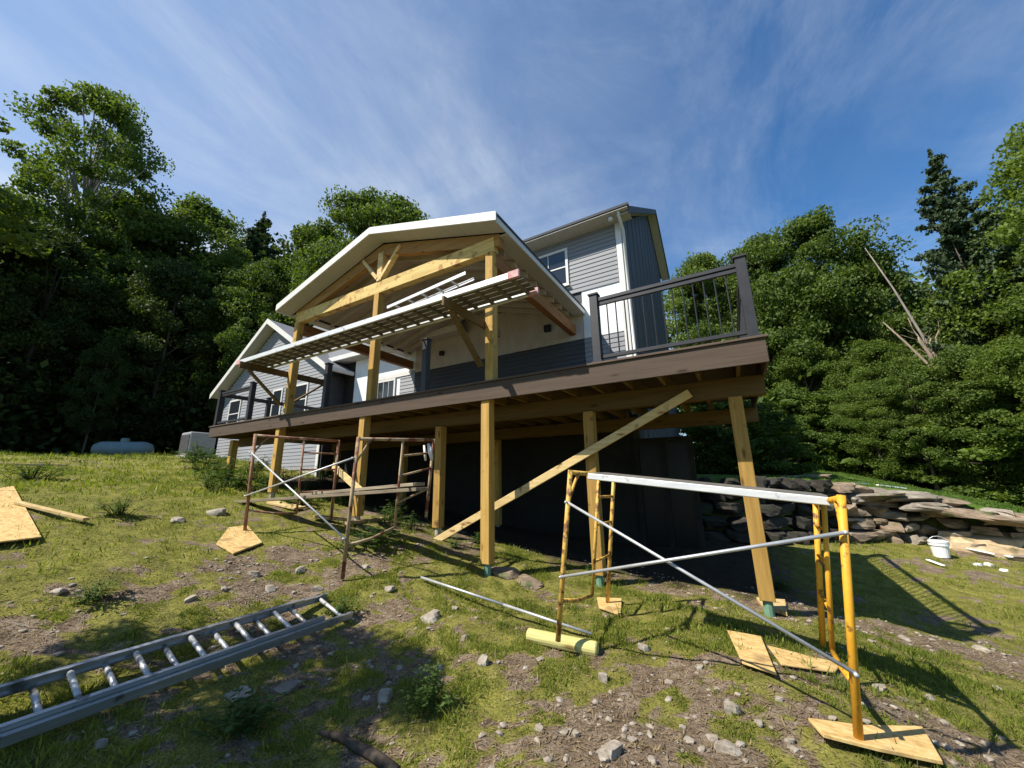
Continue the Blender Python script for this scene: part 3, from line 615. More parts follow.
for s, xe in ((1, ex0+.3), (-1, ex1-.3)):
    raft.prism([(px_,Y0+.42,pz-.20),(xe,Y0+.42,ez+.3*sl-.17),(xe,Y0+.42,ez+.3*sl-.15),(px_,Y0+.42,pz-.18)], (0,YB-Y0-.42,0))
raft.build('ceiling', BEIGE, porch)
for i in range(8):
    y = 4.95 + i*.42; m = MB()
    for s, xe in ((1, -8.5), (-1, -3.0)):
        ze = ez + abs(xe-(ex0 if s > 0 else ex1))*sl
        m.prism([(px_,y,pz-.203),(xe,y,ze-.203),(xe,y,ze-.33),(px_,y,pz-.33)], (0,.04,0))
    m.build('rafter', BEIGE, porch)
# outrigger brackets on the porch posts that carry the high plank
for x in (-8.52, -3.04):
    br = MB().box(x-.115, x-.075, 3.55, 5.55 if x < -5 else 5.0, 2.26, 2.40).build('outrigger_arm', W_PTY, porch, .004)
    MB().beam((x-.095, 3.72, 2.26), (x-.095, 4.46, 1.62), .035, .09, (1,0,0)).build('knee_brace', W_PTY, br)
    if x < -5: MB().beam((x-.095, 5.4, 2.26), (x-.095, 4.62, 1.62), .035, .09, (1,0,0)).build('knee_brace', W_PTY, br)
# ------------------------------------------------------------------ high plank on the brackets
def alu_plank(name, a, b, w, label, cat='scaffold plank', ends=None, group=None, th=.09, pitch=.3, railmat=None):
    a = Vector(a); b = Vector(b); t = thing(name, a.lerp(b, .5), label, cat, group)
    d = (b-a).normalized(); s = Vector((-d.y, d.x, 0)).normalized(); u = s.cross(d).normalized(); u = u if u.z > 0 else -u
    L = (b-a).length
    for sg in (-1, 1):
        MB().beam(a+s*(sg*w/2)+u*th/2, b+s*(sg*w/2)+u*th/2, .035, th, u).build('side_rail', railmat or ALUW, t, .006)
    n = int(L/pitch)
    for k in range(n+1):
        q = a.lerp(b, (k+.5)/(n+1)); MB().beam(q-s*(w/2-.0185)+u*.035, q+s*(w/2-.0185)+u*.035, .045, .03, u).build('crossbar', DKST, t)
    for k in range(4):
        o_ = (k-1.5)*(w-.06)/4; MB().beam(a+d*.03+s*o_+u*.058, b-d*.03+s*o_+u*.058, (w-.06)/4-.008, .012, u).build('deck_strip', DKST, t)
    if ends:
        for e, sgn in ((a, 1), (b, -1)):
            for sg in (-1, 1):
                MB().beam(e+s*(sg*w/2)+u*th/2-d*sgn*.002, e+s*(sg*w/2)+u*th/2+d*sgn*.16, .043, th+.012, u).build('end_cap', REDP, t, .004)
    return t
alu_plank('aluminium_plank', (-9.0, 3.93, 2.405), (-2.0, 3.93, 2.405), .54, 'long aluminium work plank with red end caps on the timber brackets of the porch posts', ends=True, pitch=.3)
# ladder resting on the plank
def ladder(name, a, b, w, label, rail=.065, inner=None, s=None, thick=.028, rungr=.016, up=None, off=.15, mat=None):
    a = Vector(a); b = Vector(b); d = (b-a).normalized(); t = thing(name, a.lerp(b, .5), label, 'ladder')
    s = Vector(s).normalized(); s = (s - d*s.dot(d)).normalized(); u = s.cross(d); u = u if u.z > 0 else -u
    L = (b-a).length
    secs = [(0, w, 0, L, off)] + ([(.03, w-.07, inner[0], inner[1], off+.14)] if inner else [])
    for h, ww, s0, s1, of in secs:
        for sg in (-1, 1):
            p, q = a+d*s0+s*(sg*ww/2)+u*(h+rail/2), a+d*s1+s*(sg*ww/2)+u*(h+rail/2)
            o = MB().beam(p, q, thick*.35, rail, u)
            o.beam(p+u*(rail/2-.004)-s*sg*thick*.35, q+u*(rail/2-.004)-s*sg*thick*.35, thick*.8, .007, u).beam(p-u*(rail/2-.004)-s*sg*thick*.35, q-u*(rail/2-.004)-s*sg*thick*.35, thick*.8, .007, u)
            o.build('side_rail', mat or ALU, t)
        x = s0 + of
        while x < s1 - .04:
            c = a+d*x+u*(h+rail/2); MB().tube(c-s*ww/2, c+s*ww/2, rungr, n=8).build('rung', ALUW if mat else RUNG, t, smooth=True); x += .305
    return t, d, s, u
ladder('ladder', onY(392, 311, 4.12), onY(470, 277.5, 4.12), .22, 'narrow aluminium ladder section lying on the high plank under the gable', rail=.05, s=(0,1,0), thick=.02, mat=ALUW)
# extension ladder on the ground at the left
n0 = Vector((-3.47, -.6, -1.20)); n1 = G(339, 604); n1 = Vector((-3.42, 2.62, tzf(-3.42,2.62)+.02))
n1.z += 0; 
sdir = Vector((.43, 0, -.115))
p0 = Vector((-3.66, -.9, -1.25)); p1 = Vector((-3.62, 2.70, -1.265))
ladder('extension_ladder', p0, p1, .44, 'long aluminium extension ladder lying in the shaded grass', rail=.06, inner=(0,3.32), s=sdir, thick=.03, rungr=.017)

# ------------------------------------------------------------------ scaffolds
def scaffold(name, ff0, rf0, ft0, rt0, ff1, rf1, ft1, rt1, mats, label, rr=.0235, braces=True, inner_at=.72, r2=.017, bmat=None):
    t = thing(name, (Vector(ff0)+Vector(rf1))/2, label, 'scaffold')
    for (bf, br_, tf, tr_), mt in (((ff0, rf0, ft0, rt0), mats[0]), ((ff1, rf1, ft1, rt1), mats[1])):
        bf, br_, tf, tr_ = map(Vector, (bf, br_, tf, tr_))
        P = lambda u, v: bf.lerp(tf, v).lerp(br_.lerp(tr_, v), u)
        fr = MB().tube(P(0,.985), P(1,.985), rr*.95, n=12).build('end_frame', mt, t, smooth=True)
        for u in (0, 1): MB().path([P(u,0), P(u,1.0)], rr, 12).build('leg', mt, fr, smooth=True)
        MB().path([P(inner_at,.13), P(inner_at,.97)], r2, 10).build('inner_leg', mt, fr, smooth=True)
        MB().path([P(0,.22), P(inner_at*.5,.16), P(inner_at,.13)], r2, 10).build('bottom_brace', mt, fr, smooth=True)
        for v in (.36, .62, .82): MB().tube(P(inner_at,v), P(1,v), r2*.85, n=8).build('rung', mt, fr, smooth=True)
        MB().path([P(0,.80), P(.10,.93), P(.16,.98)], r2*.8, 8).build('gusset', mt, fr, smooth=True)
    if braces:
        F0 = lambda v: Vector(ff0).lerp(Vector(ft0), v); F1 = lambda v: Vector(ff1).lerp(Vector(ft1), v)
        g = Vector((0, -.03, 0)); g2 = Vector((0,-.045,0))
        MB().tube(F0(.80)+g, F1(.27)+g, .0115, n=8).build('cross_brace', bmat or GALV, t, smooth=True)
        MB().tube(F0(.36)+g2, F1(.84)+g2, .0115, n=8).build('cross_brace', bmat or GALV, t, smooth=True)
        for q in (F0(.80), F0(.36), F1(.27), F1(.84)): MB().tube(q+Vector((0,-.062,0)), q+Vector((0,.01,0)), .012, .009, 8).build('brace_lock', bmat or GALV, t, smooth=True)
    return t
lf0 = onY(558, 641, 3.16); lt0 = onY(570.5, 470, 3.22)
lr0 = onY(607.5, 602, 4.45); lt1 = onY(614, 474, 4.36)
rf0 = onY(859, 743, 2.95); rt0 = onY(841, 495, 2.93)
rr0 = onY(823, 646, 4.26); rt1 = onY(815.5, 501, 4.13)
scaffold('scaffold', lf0, lr0, lt0, lt1, rf0, rr0, rt0, rt1, (YELD, YEL), 'yellow tube scaffold with crossed braces in front of the right end of the deck', rr=.0215, inner_at=.6)
pa = lt0.lerp(lt1, .36); pb = rt0.lerp(rt1, .52)
pa = pa + (pa-pb).normalized()*.02; pb = pb + (pb-pa).normalized()*.02
alu_plank('aluminium_plank', pa.lerp(pb,.05)+Vector((0,0,-.06)), pb+Vector((0,0,-.035)), .42, 'pale aluminium work plank across the top of the yellow scaffold', th=.055, pitch=.35)
def sc_left():
    A0 = onY(244.5, 533, 2.99); A1 = onY(255.5, 434, 2.99)
    B0 = onY(342.5, 579, 3.03); B1 = onY(366, 436, 3.03); B1 = onY(358.5, 437, 3.05)
    C0 = onY(331, 520, 4.2); C1 = onY(339, 440, 4.2)
    D0 = onY(426, 517, 4.25); D1 = onY(434, 439, 4.25)
    print('left scaffold', A0, A1, B0, B1, C0, D0)
    return scaffold('scaffold', A0, C0, A1, C1, B0, D0, B1, D1, (RUST, RUSTY), 'rusty brown tube scaffold standing in front of the left part of the deck', rr=.0225, inner_at=.55), A0, B0, C0, D0
sct, A0, B0, C0, D0 = sc_left()
# ------------------------------------------------------------------ debris and boards on the ground
def ground_board(name, corners, th, mat, label, cat='board', group=None, lift=.012, bevel=.003):
    pts = [G(*c) for c in corners]; c = sum(pts, Vector())/len(pts)
    # best plane through pts
    A = np.array([[p.x-c.x, p.y-c.y, 1] for p in pts]); s = np.linalg.lstsq(A, np.array([p.z for p in pts]), rcond=None)[0]
    zz = max(p.z - (s[0]*(p.x-c.x)+s[1]*(p.y-c.y)) for p in pts)
    P = [Vector((p.x, p.y, s[0]*(p.x-c.x)+s[1]*(p.y-c.y)+zz+lift)) for p in pts]
    return single(MB().prism(P, (0,0,th)), name, mat, c, label, cat, group, bevel)
ground_board('plywood_scrap', [(810,730),(826,752),(880,762),(946,774),(926,742),(860,731)], .02, OSB, 'pointed orange plywood scrap under the nearest foot of the yellow scaffold')
ground_board('strand_board', [(728,636),(743,669),(778,682),(762,642)], .014, OSB, 'small square sheet of strand board leaning on rubble by the yellow scaffold', lift=.03)
ground_board('plywood_scrap', [(768,650),(782,668),(836,678),(842,667)], .012, OSB, 'long thin plywood offcut in shade behind the strand board')
ground_board('plywood_scrap', [(597,600),(599,611),(621,618),(622,602)], .02, OSB, 'small plywood pad under the rear foot of the scaffold near the timber block')
ground_board('lumber_offcut', [(757,602),(764,612),(788,618),(786,605)], .04, W_BR, 'short pale lumber block beside the foot of the right deck post')
ground_board('plywood_scrap', [(216,546),(233,556),(262,545),(247,527),(228,530)], .02, OSB, 'stacked plywood pad under the front left foot of the rusty scaffold')
ground_board('strand_board', [(-34,556),(40,543),(12,492),(-50,500)], .015, OSB, 'big sheet of yellow strand board on the slope at the left edge', lift=.05)
def stick(name, a, b, w, h, mat, label, lift=.0, cat='board'):
    p, q = G(*a), G(*b); up = Vector((0,0,h/2+lift)); c = (p+q)/2
    return single(MB().beam(p+up, q+up, w, h), name, mat, c, label, cat, bevel=.004)
stick('lumber', (16,508), (85,525), .07, .035, W_BR, 'pale stick of lumber lying over the edge of the big strand board', .05)
stick('lumber', (0,467), (66,468), .10, .05, W_BR, 'thin yellow board far off in the grass at the left edge', .04)
c = G(563, 645)
tb = MB(); p, q = G(528, 640), G(598, 655); tb.path([p+Vector((0,0,.04)), q+Vector((0,0,.04))], .060, 8)
single(tb, 'landscape_timber', wood('timber_block', (.36,.33,.11), (.52,.48,.20), 0), c, 'yellow green landscape timber under the front foot of the scaffold', 'timber', bevel=.01)
pp, pq = G(421, 582), G(592, 639)
pm = MB().tube(pp+Vector((0,0,.05)), pp.lerp(pq,.55)+Vector((0,0,.045)), .014, n=8).tube(pp.lerp(pq,.55)+Vector((0,0,.045)), pq+Vector((0,0,.04)), .014, n=8)
single(pm, 'metal_pipe', GALV, pp.lerp(pq, .5), 'long grey metal pipe lying on the grass beside the yellow timber', 'pipe', smooth=True)
# planks lying on the lower rungs of the rusty scaffold
def lp(y0, y1, a, b, name, mat, label, w=.22, h=.045):
    p = onY(a[0], a[1], y0); q = onY(b[0], b[1], y1); single(MB().beam(p, q, w, h), name, mat, (p+q)/2, label, 'plank', bevel=.004)
lp(3.7, 3.75, (236,502), (422,489), 'wood_plank', W_GREY, 'weathered grey plank resting low across the rusty scaffold')
lp(3.95, 4.0, (300,495), (420,484), 'wood_plank', W_GREY, 'second grey plank behind the first one on the rusty scaffold', .2)
lp(4.3, 4.1, (333,466), (362,492), 'lumber', W_BR, 'short sunlit board leaning down behind the rusty scaffold', .03, .12)
stick('lumber', (345,527), (405,519), .12, .05, W_BR, 'board lying in the weeds below the rusty scaffold', .03)
stick('lumber', (272,505), (300,511), .25, .04, W_BR, 'bright offcut on the grass under the weathered grey plank', .03)
stick('lumber', (316,519), (346,523), .14, .04, W_BR, 'small offcut in the shadow below the grey planks', .03)
# leaning pale rags / gloves on rusty frame top
gp = onY(431, 452, 4.15); single(MB().path([gp+Vector((-.05,0,.12)), gp+Vector((.0,-.02,.02)), gp+Vector((.03,-.01,-.12))], [.02,.035,.02], 8).path([gp+Vector((-.14,0,.1)), gp+Vector((-.10,-.02,-.0)), gp+Vector((-.09,-.01,-.12))], [.015,.02,.015], 8), 'rag', TRIM, gp, 'pale rag hung over the far end of the rusty scaffold', 'rag', smooth=True)
# dark branch bottom
bq = [G(*p) + Vector((0,0,.03)) for p in ((318,738),(338,742),(356,752),(374,762),(396,780))]
single(MB().path(bq, [.012,.02,.026,.028,.03], 8), 'branch', CHAR, bq[2], 'dark rotten branch in the shaded grass at the bottom edge', 'branch', smooth=True)

# loose stones
def loose(px, py, wpx, label, mat=STONE, flat=.5, group=None, tall=1, name='stone'):
    g = G(px, py); dep = g.dot(CW); r = wpx/2*dep/F*.82
    vs, fs = stone_geo((r, r*.8, r*flat*tall), seed=int(px*7+py), sub=2); a = random.uniform(-.4, .4)
    m = MB(); m.add([(g.x+v[0]*math.cos(a)-v[1]*math.sin(a), g.y+v[0]*math.sin(a)+v[1]*math.cos(a), g.z+v[2]+r*flat*.35) for v in vs], fs)
    return single(m, name, mat, g, label, 'stone', group)
loose(430, 620, 30, 'flat topped tan stone in the grass below the metal pipe', flat=.45)
loose(287, 688, 30, 'flat grey slab stone in the shaded grass near the ladder', ROCK, .22)
loose(240, 697, 36, 'pale cracked flat stone left of the grey slab', flat=.2)
loose(384, 700, 18, 'upright tan stone in the shade beside the big weed clump', flat=.9)
loose(611, 755, 30, 'broken tan stone at the bottom edge right of centre', flat=.6)
loose(604, 681, 13, 'small cube shaped stone under the timber block', flat=.9)
loose(483, 663, 14, 'round tan stone in sunny grass left of the timber block', flat=.8)
loose(735, 712, 22, 'tan stone casting a shadow below the strand board', flat=.7)
loose(728, 750, 30, 'broken flat stone at the bottom below the strand board', flat=.4)
loose(645, 650, 16, 'white stone between the two halves of the scaffold', flat=.6)
loose(215, 513, 26, 'pale flat stone left of the plywood pad', flat=.3)
loose(177, 521, 18, 'white rock in the grass farther left of the plywood pad', flat=.4)
loose(465, 640, 10, 'small blue grey stone near the pipe', ROCK, .8)
loose(712, 740, 14, 'small stone near the bottom edge beside the broken flat stone', flat=.6)
loose(505, 575, 40, 'dark flat rock at the foot of the middle deck post', ROCKB, .3)
loose(530, 583, 34, 'brown flat rock right of the middle deck post', ROCKB, .3)
loose(604, 760, 16, 'pale chip of stone touching the broken tan stone', flat=.5)
for i, (px, py, w) in enumerate([(300,430+142,16),(365,568,10),(60,592,16),(190,600,14),(270,590,14),(650,735,10),(668,700,9),(690,742,12),(560,700,9),
   (540,730,12),(700,668,9),(760,725,11),(790,742,12),(880,690,14),(930,700,12),(905,640,12),(400,668,9),(440,668,8),(500,735,10),(575,735,11),(652,762,12),(318,590,12),(330,655,9),(100,745,16),(540,660,10),
   (980,650,14),(1000,690,10),(960,745,9),(780,700,10),(455,610,10),(390,590,12),(255,575,14),(225,590,10)]):
    loose(px, py, w, 'small loose pale stone lying in the rough grass', flat=.55, group='small loose stones on the plot')
# ------------------------------------------------------------------ dry stone wall
swall = thing('stone_wall', (3.6, 12.4, -1.6), 'low dry stacked fieldstone wall holding up the lawn on the right', 'stone wall')
def wrock(x, y, z, rx, ry, rz, mat, seed, ang, label=None, name='stone'):
    vs, fs = stone_geo((rx, ry, rz*.8), seed=seed, sub=2, jag=.35, boxy=.22); ca, sa = math.cos(ang), math.sin(ang)
    tl = random.uniform(-.08, .08)
    m = MB().add([(x+v[0]*ca-v[1]*sa, y+v[0]*sa+v[1]*ca, z+v[2]+v[0]*tl) for v in vs], fs); m.build(name, mat, swall, label=label)
rs = random.Random(5); t = 0; seed = 100
poly = [Vector((p[0], p[1], 0)) for p in WALL[:-1]] ; poly.append(Vector((12,10.35,0)))
segs = [(poly[i], poly[i+1]) for i in range(len(poly)-1)]; LT = sum((b-a).length for a, b in segs)
def along(s):
    for a, b in segs:
        l = (b-a).length
        if s <= l: return a.lerp(b, s/l), math.atan2((b-a).y, (b-a).x)
        s -= l
    return segs[-1][1], 0
for course in range(5):
    s = rs.uniform(0, .4)
    while s < LT:
        p, ang = along(s); lz = float(fl(p.x, p.y-.4)); uz = float(fu(p.x, p.y+.4)); H = max(.3, uz - lz + .05)
        w = rs.uniform(.30, .62); h = H/5*rs.uniform(.42, .62)
        z = lz + H*(course+.5)/5 - .04
        n_ = Vector((math.sin(ang), -math.cos(ang), 0)); q = p + n_*(.26 - course*.06 + rs.uniform(-.07,.07))
        wrock(q.x, q.y, z, w*.62, .32, h*1.15, ROCKD if q.x < 1.9 else rs.choice([ROCK, ROCKB, ROCKB, ROCK, STONE if rs.random() < .25 else ROCKB]), seed, ang+rs.uniform(-.12,.12)); seed += 1  # left stones take the shade-darkened copy
        s += w*1.12
g = G(900, 548); 
bg = G(988, 555)
wrock(bg.x, bg.y+.12, bg.z+.22, .78, .3, .36, ROCKT, 7, -.25, 'long tan block stone at the foot of the wall behind the white bucket')
wrock(G(915,535).x, G(915,535).y+.2, G(915,535).z+.12, .6, .35, .22, ROCK, 9, -.2)
for px, py, w in ((875,497,.55),(925,506,.5),(800,478,.6),(780,482,.6),(905,498,.5),(958,512,.55),(1000,520,.5)):
    d = at_r(px, py, 13.2 if px < 850 else 12.6); wrock(d.x, d.y, d.z, w, .4, .11, rs.choice([ROCKB, ROCK]), int(px), -.3)
# bucket, white scraps
g = G(942, 557)
bk = thing('bucket', g, 'small white plastic bucket standing in front of the stone wall', 'bucket')
MB().path([g+Vector((0,0,0)), g+Vector((0,0,.27))], [.115,.14], 20).path([g+Vector((0,0,.22)), g+Vector((0,0,.245))], [.15,.15], 20).build('body', PLAST, bk, smooth=False)
MB().path([g+Vector((0,0,.272)), g+Vector((0,0,.30)), g+Vector((0,0,.31))], [.148,.148,.12], 20).build('lid', PLAST, bk)
MB().path([g+Vector((.15*math.cos(a), -.02, .25+.14*math.sin(a))) for a in [math.pi*k/8 for k in range(9)]], .006, 6).build('handle', GALV, bk)
stick('trim_offcut', (928,562), (944,568), .06, .02, PLAST, 'short white trim strip in front of the bucket', .03, 'offcut')
stick('trim_offcut', (968,552), (996,558), .08, .02, PLAST, 'longer white trim strip below the long tan stone', .06, 'offcut')
stick('trim_offcut', (998,556), (1012,561), .08, .02, PLAST, 'white trim strip at the foot of the wall near the right edge', .06, 'offcut')
loose(990, 566, 9, 'white scrap left of the right edge below the tan stone', PLAST, .6); loose(978, 566, 8, 'white scrap under the longer trim strip', PLAST, .6); loose(1003, 571, 8, 'white scrap nearest the right edge', PLAST, .5)
def lawnstick(a, b, r, label):
    p, q = at_r(*a, r), at_r(*b, r*1.04); p.z = tzf(p.x, p.y)+.05; q.z = tzf(q.x, q.y)+.05
    single(MB().beam(p, q, .1, .03), 'trim_offcut', PLAST, p, label, 'offcut')
lawnstick((850,480), (866,481), 14.5, 'white board on the lawn just above the wall'); lawnstick((878,487), (903,481), 14.2, 'thin pale board on the lawn pointing away from the wall')
# propane tank and condenser
tg = at_r(121, 459, 22.5); tg.z = tzf(tg.x, tg.y); TK = thing('propane_tank', tg, 'pale blue propane tank lying at the edge of the dark wood', 'gas tank')
ax = Vector((-CW.y, CW.x, 0)).normalized()*-1; ax = Vector((math.cos(R(48)), math.sin(R(48)), 0)); cz = Vector((0,0,.34)); L = .72
MB().path([tg+cz-ax*(L+.28), tg+cz-ax*(L+.2), tg+cz-ax*L, tg+cz+ax*L, tg+cz+ax*(L+.2), tg+cz+ax*(L+.28)], [.08,.22,.31,.31,.22,.08], 20).build('shell', TANK, TK, smooth=True)
MB().path([tg+cz+Vector((0,0,.28)), tg+cz+Vector((0,0,.42)), tg+cz+Vector((0,0,.45))], [.14,.14,.1], 16).build('dome_cap', TANK, TK)
for s in (-.5, .5): MB().box(tg.x+ax.x*s-.12, tg.x+ax.x*s+.12, tg.y+ax.y*s-.12, tg.y+ax.y*s+.12, tg.z-.1, tg.z+.1).build('foot', CONC, TK)
ag = at_r(196, 454, 19.3); ag.z = tzf(ag.x, ag.y); AC = thing('air_conditioner', ag, 'grey air conditioner unit standing left of the house wing', 'air conditioner')
MB().box(ag.x-.42, ag.x+.42, ag.y-.42, ag.y+.42, ag.z+.06, ag.z+.92).build('case', ACM, AC, .03)
MB().box(ag.x-.37, ag.x+.37, ag.y-.44, ag.y-.423, ag.z+.14, ag.z+.82).build('grille', FAN, AC); MB().box(ag.x-.5, ag.x+.5, ag.y-.5, ag.y+.5, ag.z-.15, ag.z+.055).build('pad', CONC, AC)

# ------------------------------------------------------------------ vegetation
def crown_pts(H, Rr, zlo, ncl, per, clr, seed, shape='round', holes=.0):
    r_ = np.random.default_rng(seed); P = []; Cc = []
    for k in range(ncl):
        th = r_.uniform(0, 2*np.pi)
        if shape == 'cone':
            v = r_.random()**1.25; rad = Rr*(1-v)**1.0*r_.uniform(.2, 1.0); z = H*(zlo + (1-zlo)*v)
        elif shape == 'vase':
            v = r_.random()**.8; rad = Rr*np.sqrt(max(.05, 1-(v*1.1-.35)**2*1.5))*r_.uniform(.2, 1); z = H*(zlo + (1-zlo)*v)
        else:
            v = r_.random()**.85; prof = np.sqrt(max(.03, 1-(2*v-.9)**2*.95)); rad = Rr*prof*r_.uniform(.1, 1)**.5; z = H*(zlo + (1-zlo)*v*.97)
        c = np.array([rad*np.cos(th), rad*np.sin(th), z]); Cc.append(c)
        n = int(per*r_.uniform(.5, 1.4)); q = r_.normal(size=(n,3)); q = q/np.linalg.norm(q, axis=1, keepdims=True)*(r_.random((n,1))**.45)*clr*r_.uniform(.45, 1.05)*np.array([1,1,.55])
        P.append(c + q)
    return np.concatenate(P), Cc
def cone_pts(H, Rr, zlo, seed):
    r_ = np.random.default_rng(seed); P = []; Cc = []
    for lv in np.linspace(0, .985, 36):
        z = H*(zlo + (1-zlo)*lv); nb = int(7*(1-lv)+4)
        for k in range(nb):
            th = r_.uniform(0, 2*np.pi); L = (Rr*(1-lv)**.85 + .25)*r_.uniform(.45, 1.1); d = np.array([np.cos(th), np.sin(th), 0]); n = int(150*L + 40)
            t = r_.random(n)**.7; c = d*(t*L)[:,None]; c[:,2] = z - .10*L*t + .28*L*t**2.2; Cc.append(np.array([d[0]*L*.9, d[1]*L*.9, z + .12*L]))
            sp = (.10 + .26*(L/Rr)*np.sin(np.pi*np.clip(t,.05,.95)))[:,None]; P.append(c + r_.normal(size=(n,3))*sp*np.array([1,1,.45]) )
    P.append(np.stack([r_.normal(size=120)*.05, r_.normal(size=120)*.05, H*r_.uniform(.95,1.03,120)], -1))
    return np.concatenate(P), Cc
def tree_meshes(name, H, Rr, zlo, ncl, per, clr, leaf, mat, seed, shape='round', bark=BARK, limbs=12, tr=.2, up=.5, fork=False):
    P, Cc = cone_pts(H, Rr, zlo, seed) if shape == 'cone' else crown_pts(H, Rr, zlo, ncl, per, clr, seed, shape); A, B = leaves(P, leaf, up)
    me = quad_mesh('crown', P, A, B, rng.random(len(P)), mat)
    rr = random.Random(seed); m = MB(); bx, by = (0, 0) if shape == 'cone' else (rr.uniform(-.3,.3), rr.uniform(-.3,.3))
    tp = lambda z: Vector((bx*math.sin(z/H*3), by*math.sin(z/H*2.4), z))
    m.path([tp(H*q) for q in (-.02,.05,.2,.4,.6,.8,.93)], [tr*1.35,tr,tr*.85,tr*.7,tr*.5,tr*.25,.03], 9)
    for c in rr.sample(Cc, min(limbs, len(Cc))):
        c = Vector(c); z0 = max(H*.12, min(c.z*.72, c.z - .6)); a = tp(z0); mid = a.lerp(c, .5) + Vector((0,0,.25))
        m.path([a, mid, c], [tr*.32, tr*.2, .02], 6)
    tm = m.build('trunk', bark, None, smooth=True); tmesh = tm.data; bpy.data.objects.remove(tm)
    return me, tmesh
KIND = {
 'broad': [tree_meshes('b', 16, 5.2, .14, 150, 396, 1.47, 0.109, LEAF, 1), tree_meshes('b', 15, 4.6, .10, 140, 396, 1.37, 0.109, LEAF, 2), tree_meshes('b', 17, 4.4, .18, 140, 396, 1.37, 0.104, LEAF, 3)],
 'light': [tree_meshes('l', 15, 4.6, .15, 130, 343, 1.37, 0.104, LEAFL, 4), tree_meshes('l', 14, 4.2, .08, 120, 343, 1.27, 0.099, LEAFL, 5)],
 'airy': [tree_meshes('a', 18, 4.4, .42, 120, 260, 1.1, .10, LEAFL, 6, limbs=40, bark=BARKG, tr=.22)],
 'dark': [tree_meshes('d', 17, 5, .10, 150, 343, 1.47, 0.120, LEAFD, 7), tree_meshes('d', 16, 4.6, .2, 140, 343, 1.37, 0.109, LEAFD, 8)],
 'cone': [tree_meshes('c', 18, 4.6, .08, 340, 190, .75, 0.098, NEED, 9, shape='cone', limbs=50, up=.1, tr=.2)],
 'bush': [tree_meshes('u', 6, 3.0, .02, 110, 330, .75, .085, LEAF, 10, tr=.06), tree_meshes('u', 6, 2.8, .02, 110, 330, .75, .085, LEAFL, 12, tr=.06)],
}
def weed_mesh(seed):
    r_ = np.random.default_rng(seed); P=[];A=[];B=[]; m = MB()
    for k in range(46):
        az = r_.uniform(0, 2*np.pi); rad = r_.uniform(.05,.33); h = r_.uniform(.18,.5)*(1.15-rad*1.6); d = np.array([np.cos(az), np.sin(az), 0])
        p0 = d*rad*r_.uniform(.05,.45); p2 = d*rad + np.array([0,0,h]); p1 = p0*.6+p2*.4 + np.array([0,0,h*.22])
        if k % 2 == 0: m.path([p0, p1, p2], [.004,.003,.0015], 4)
        for q in range(9):
            t = r_.uniform(.25, 1.0); c = (1-t)**2*p0 + 2*t*(1-t)*p1 + t*t*p2; la = r_.uniform(0, 2*np.pi); L = r_.uniform(.016,.042)
            u = np.array([np.cos(la), np.sin(la), r_.uniform(-.3,.5)]); u /= np.linalg.norm(u); w_ = np.cross(u, [0,0,1]); w_ /= np.linalg.norm(w_)
            P.append(c + u*L); A.append(u*L); B.append(w_*L*.42 + np.array([0,0,L*.1]))
    me = quad_mesh('leaves', np.array(P), np.array(A), np.array(B), r_.random(len(P)), WEED)
    o = m.build('stem', WEED); t_ = o.data; bpy.data.objects.remove(o); return me, t_
WEEDS = [weed_mesh(k) for k in (31,32,33)]
def place_tree(kind, px, py_top, r, label, var=0, name='tree', cat='tree', group=None, wide=1.0, dz=0, rot=None, catn=None):
    """tree whose top is seen at px,py_top, at horizontal distance r"""
    t = at_r(px, py_top, r); zb = tzf(t.x, t.y) + dz; H = (t.z - zb)*1.05
    cm, tm = KIND[kind][var % len(KIND[kind])]; H0 = {'broad':(16,15,17),'light':(15,14),'airy':(18,),'dark':(17,16),'cone':(18,),'bush':(6,6),'weed':(.5,)}[kind][var % len(KIND[kind])]
    s = H/H0; o = thing(name, (t.x, t.y, zb), label, cat, group)
    o.rotation_euler.z = random.uniform(0, 6.28) if rot is None else rot; o.scale = (s*wide, s*wide, s)
    for nm, me in (('crown', cm), ('trunk', tm)):
        c = bpy.data.objects.new(nm, me); COL.objects.link(c); c.parent = o
    return o
# left wood, from the left edge towards the house
place_tree('dark', -125, 110, 28, 'dark leafy tree filling the far left edge', 0)
place_tree('airy', 112, 108, 34, 'tall airy light green tree rising above the wood at the left', 0, wide=.68, rot=2.0)
place_tree('broad', -10, 200, 31, 'dense dark green tree under the tall airy tree', 1, wide=.8)
place_tree('dark', 60, 245, 30, 'low dark tree at the front of the left wood', 1, wide=.8)
place_tree('broad', 135, 208, 35, 'green tree right of the tall airy tree', 0, wide=.85)
place_tree('light', 140, 262, 31, 'yellow green young tree in the middle of the left wood', 0, wide=.7)
place_tree('broad', 205, 214, 37, 'round topped green tree in the left wood', 2, wide=.9)
place_tree('cone', 262, 228, 33, 'pointed conifer poking out of the wood left of the porch roof', 0, wide=1.0)
place_tree('light', 236, 258, 31, 'bright green tree just left of the wing gable', 1, wide=.75)
place_tree('broad', 272, 268, 28, 'green tree standing close behind the wing gable', 0, wide=.7)
place_tree('dark', 180, 270, 29, 'dark tree behind the propane tank and air conditioner', 0, wide=.8)
place_tree('broad', 362, 203, 27, 'tall green tree rising behind the porch roof', 2, wide=.8)
place_tree('broad', 398, 216, 25, 'green tree right of the tall one behind the porch roof', 1, wide=.8)
place_tree('broad', 322, 243, 28, 'lower green tree left of the tall one behind the porch roof', 1, wide=.6)
place_tree('dark', 110, 345, 27, 'small dark tree with bare lower trunk near the propane tank', 1, wide=.6)
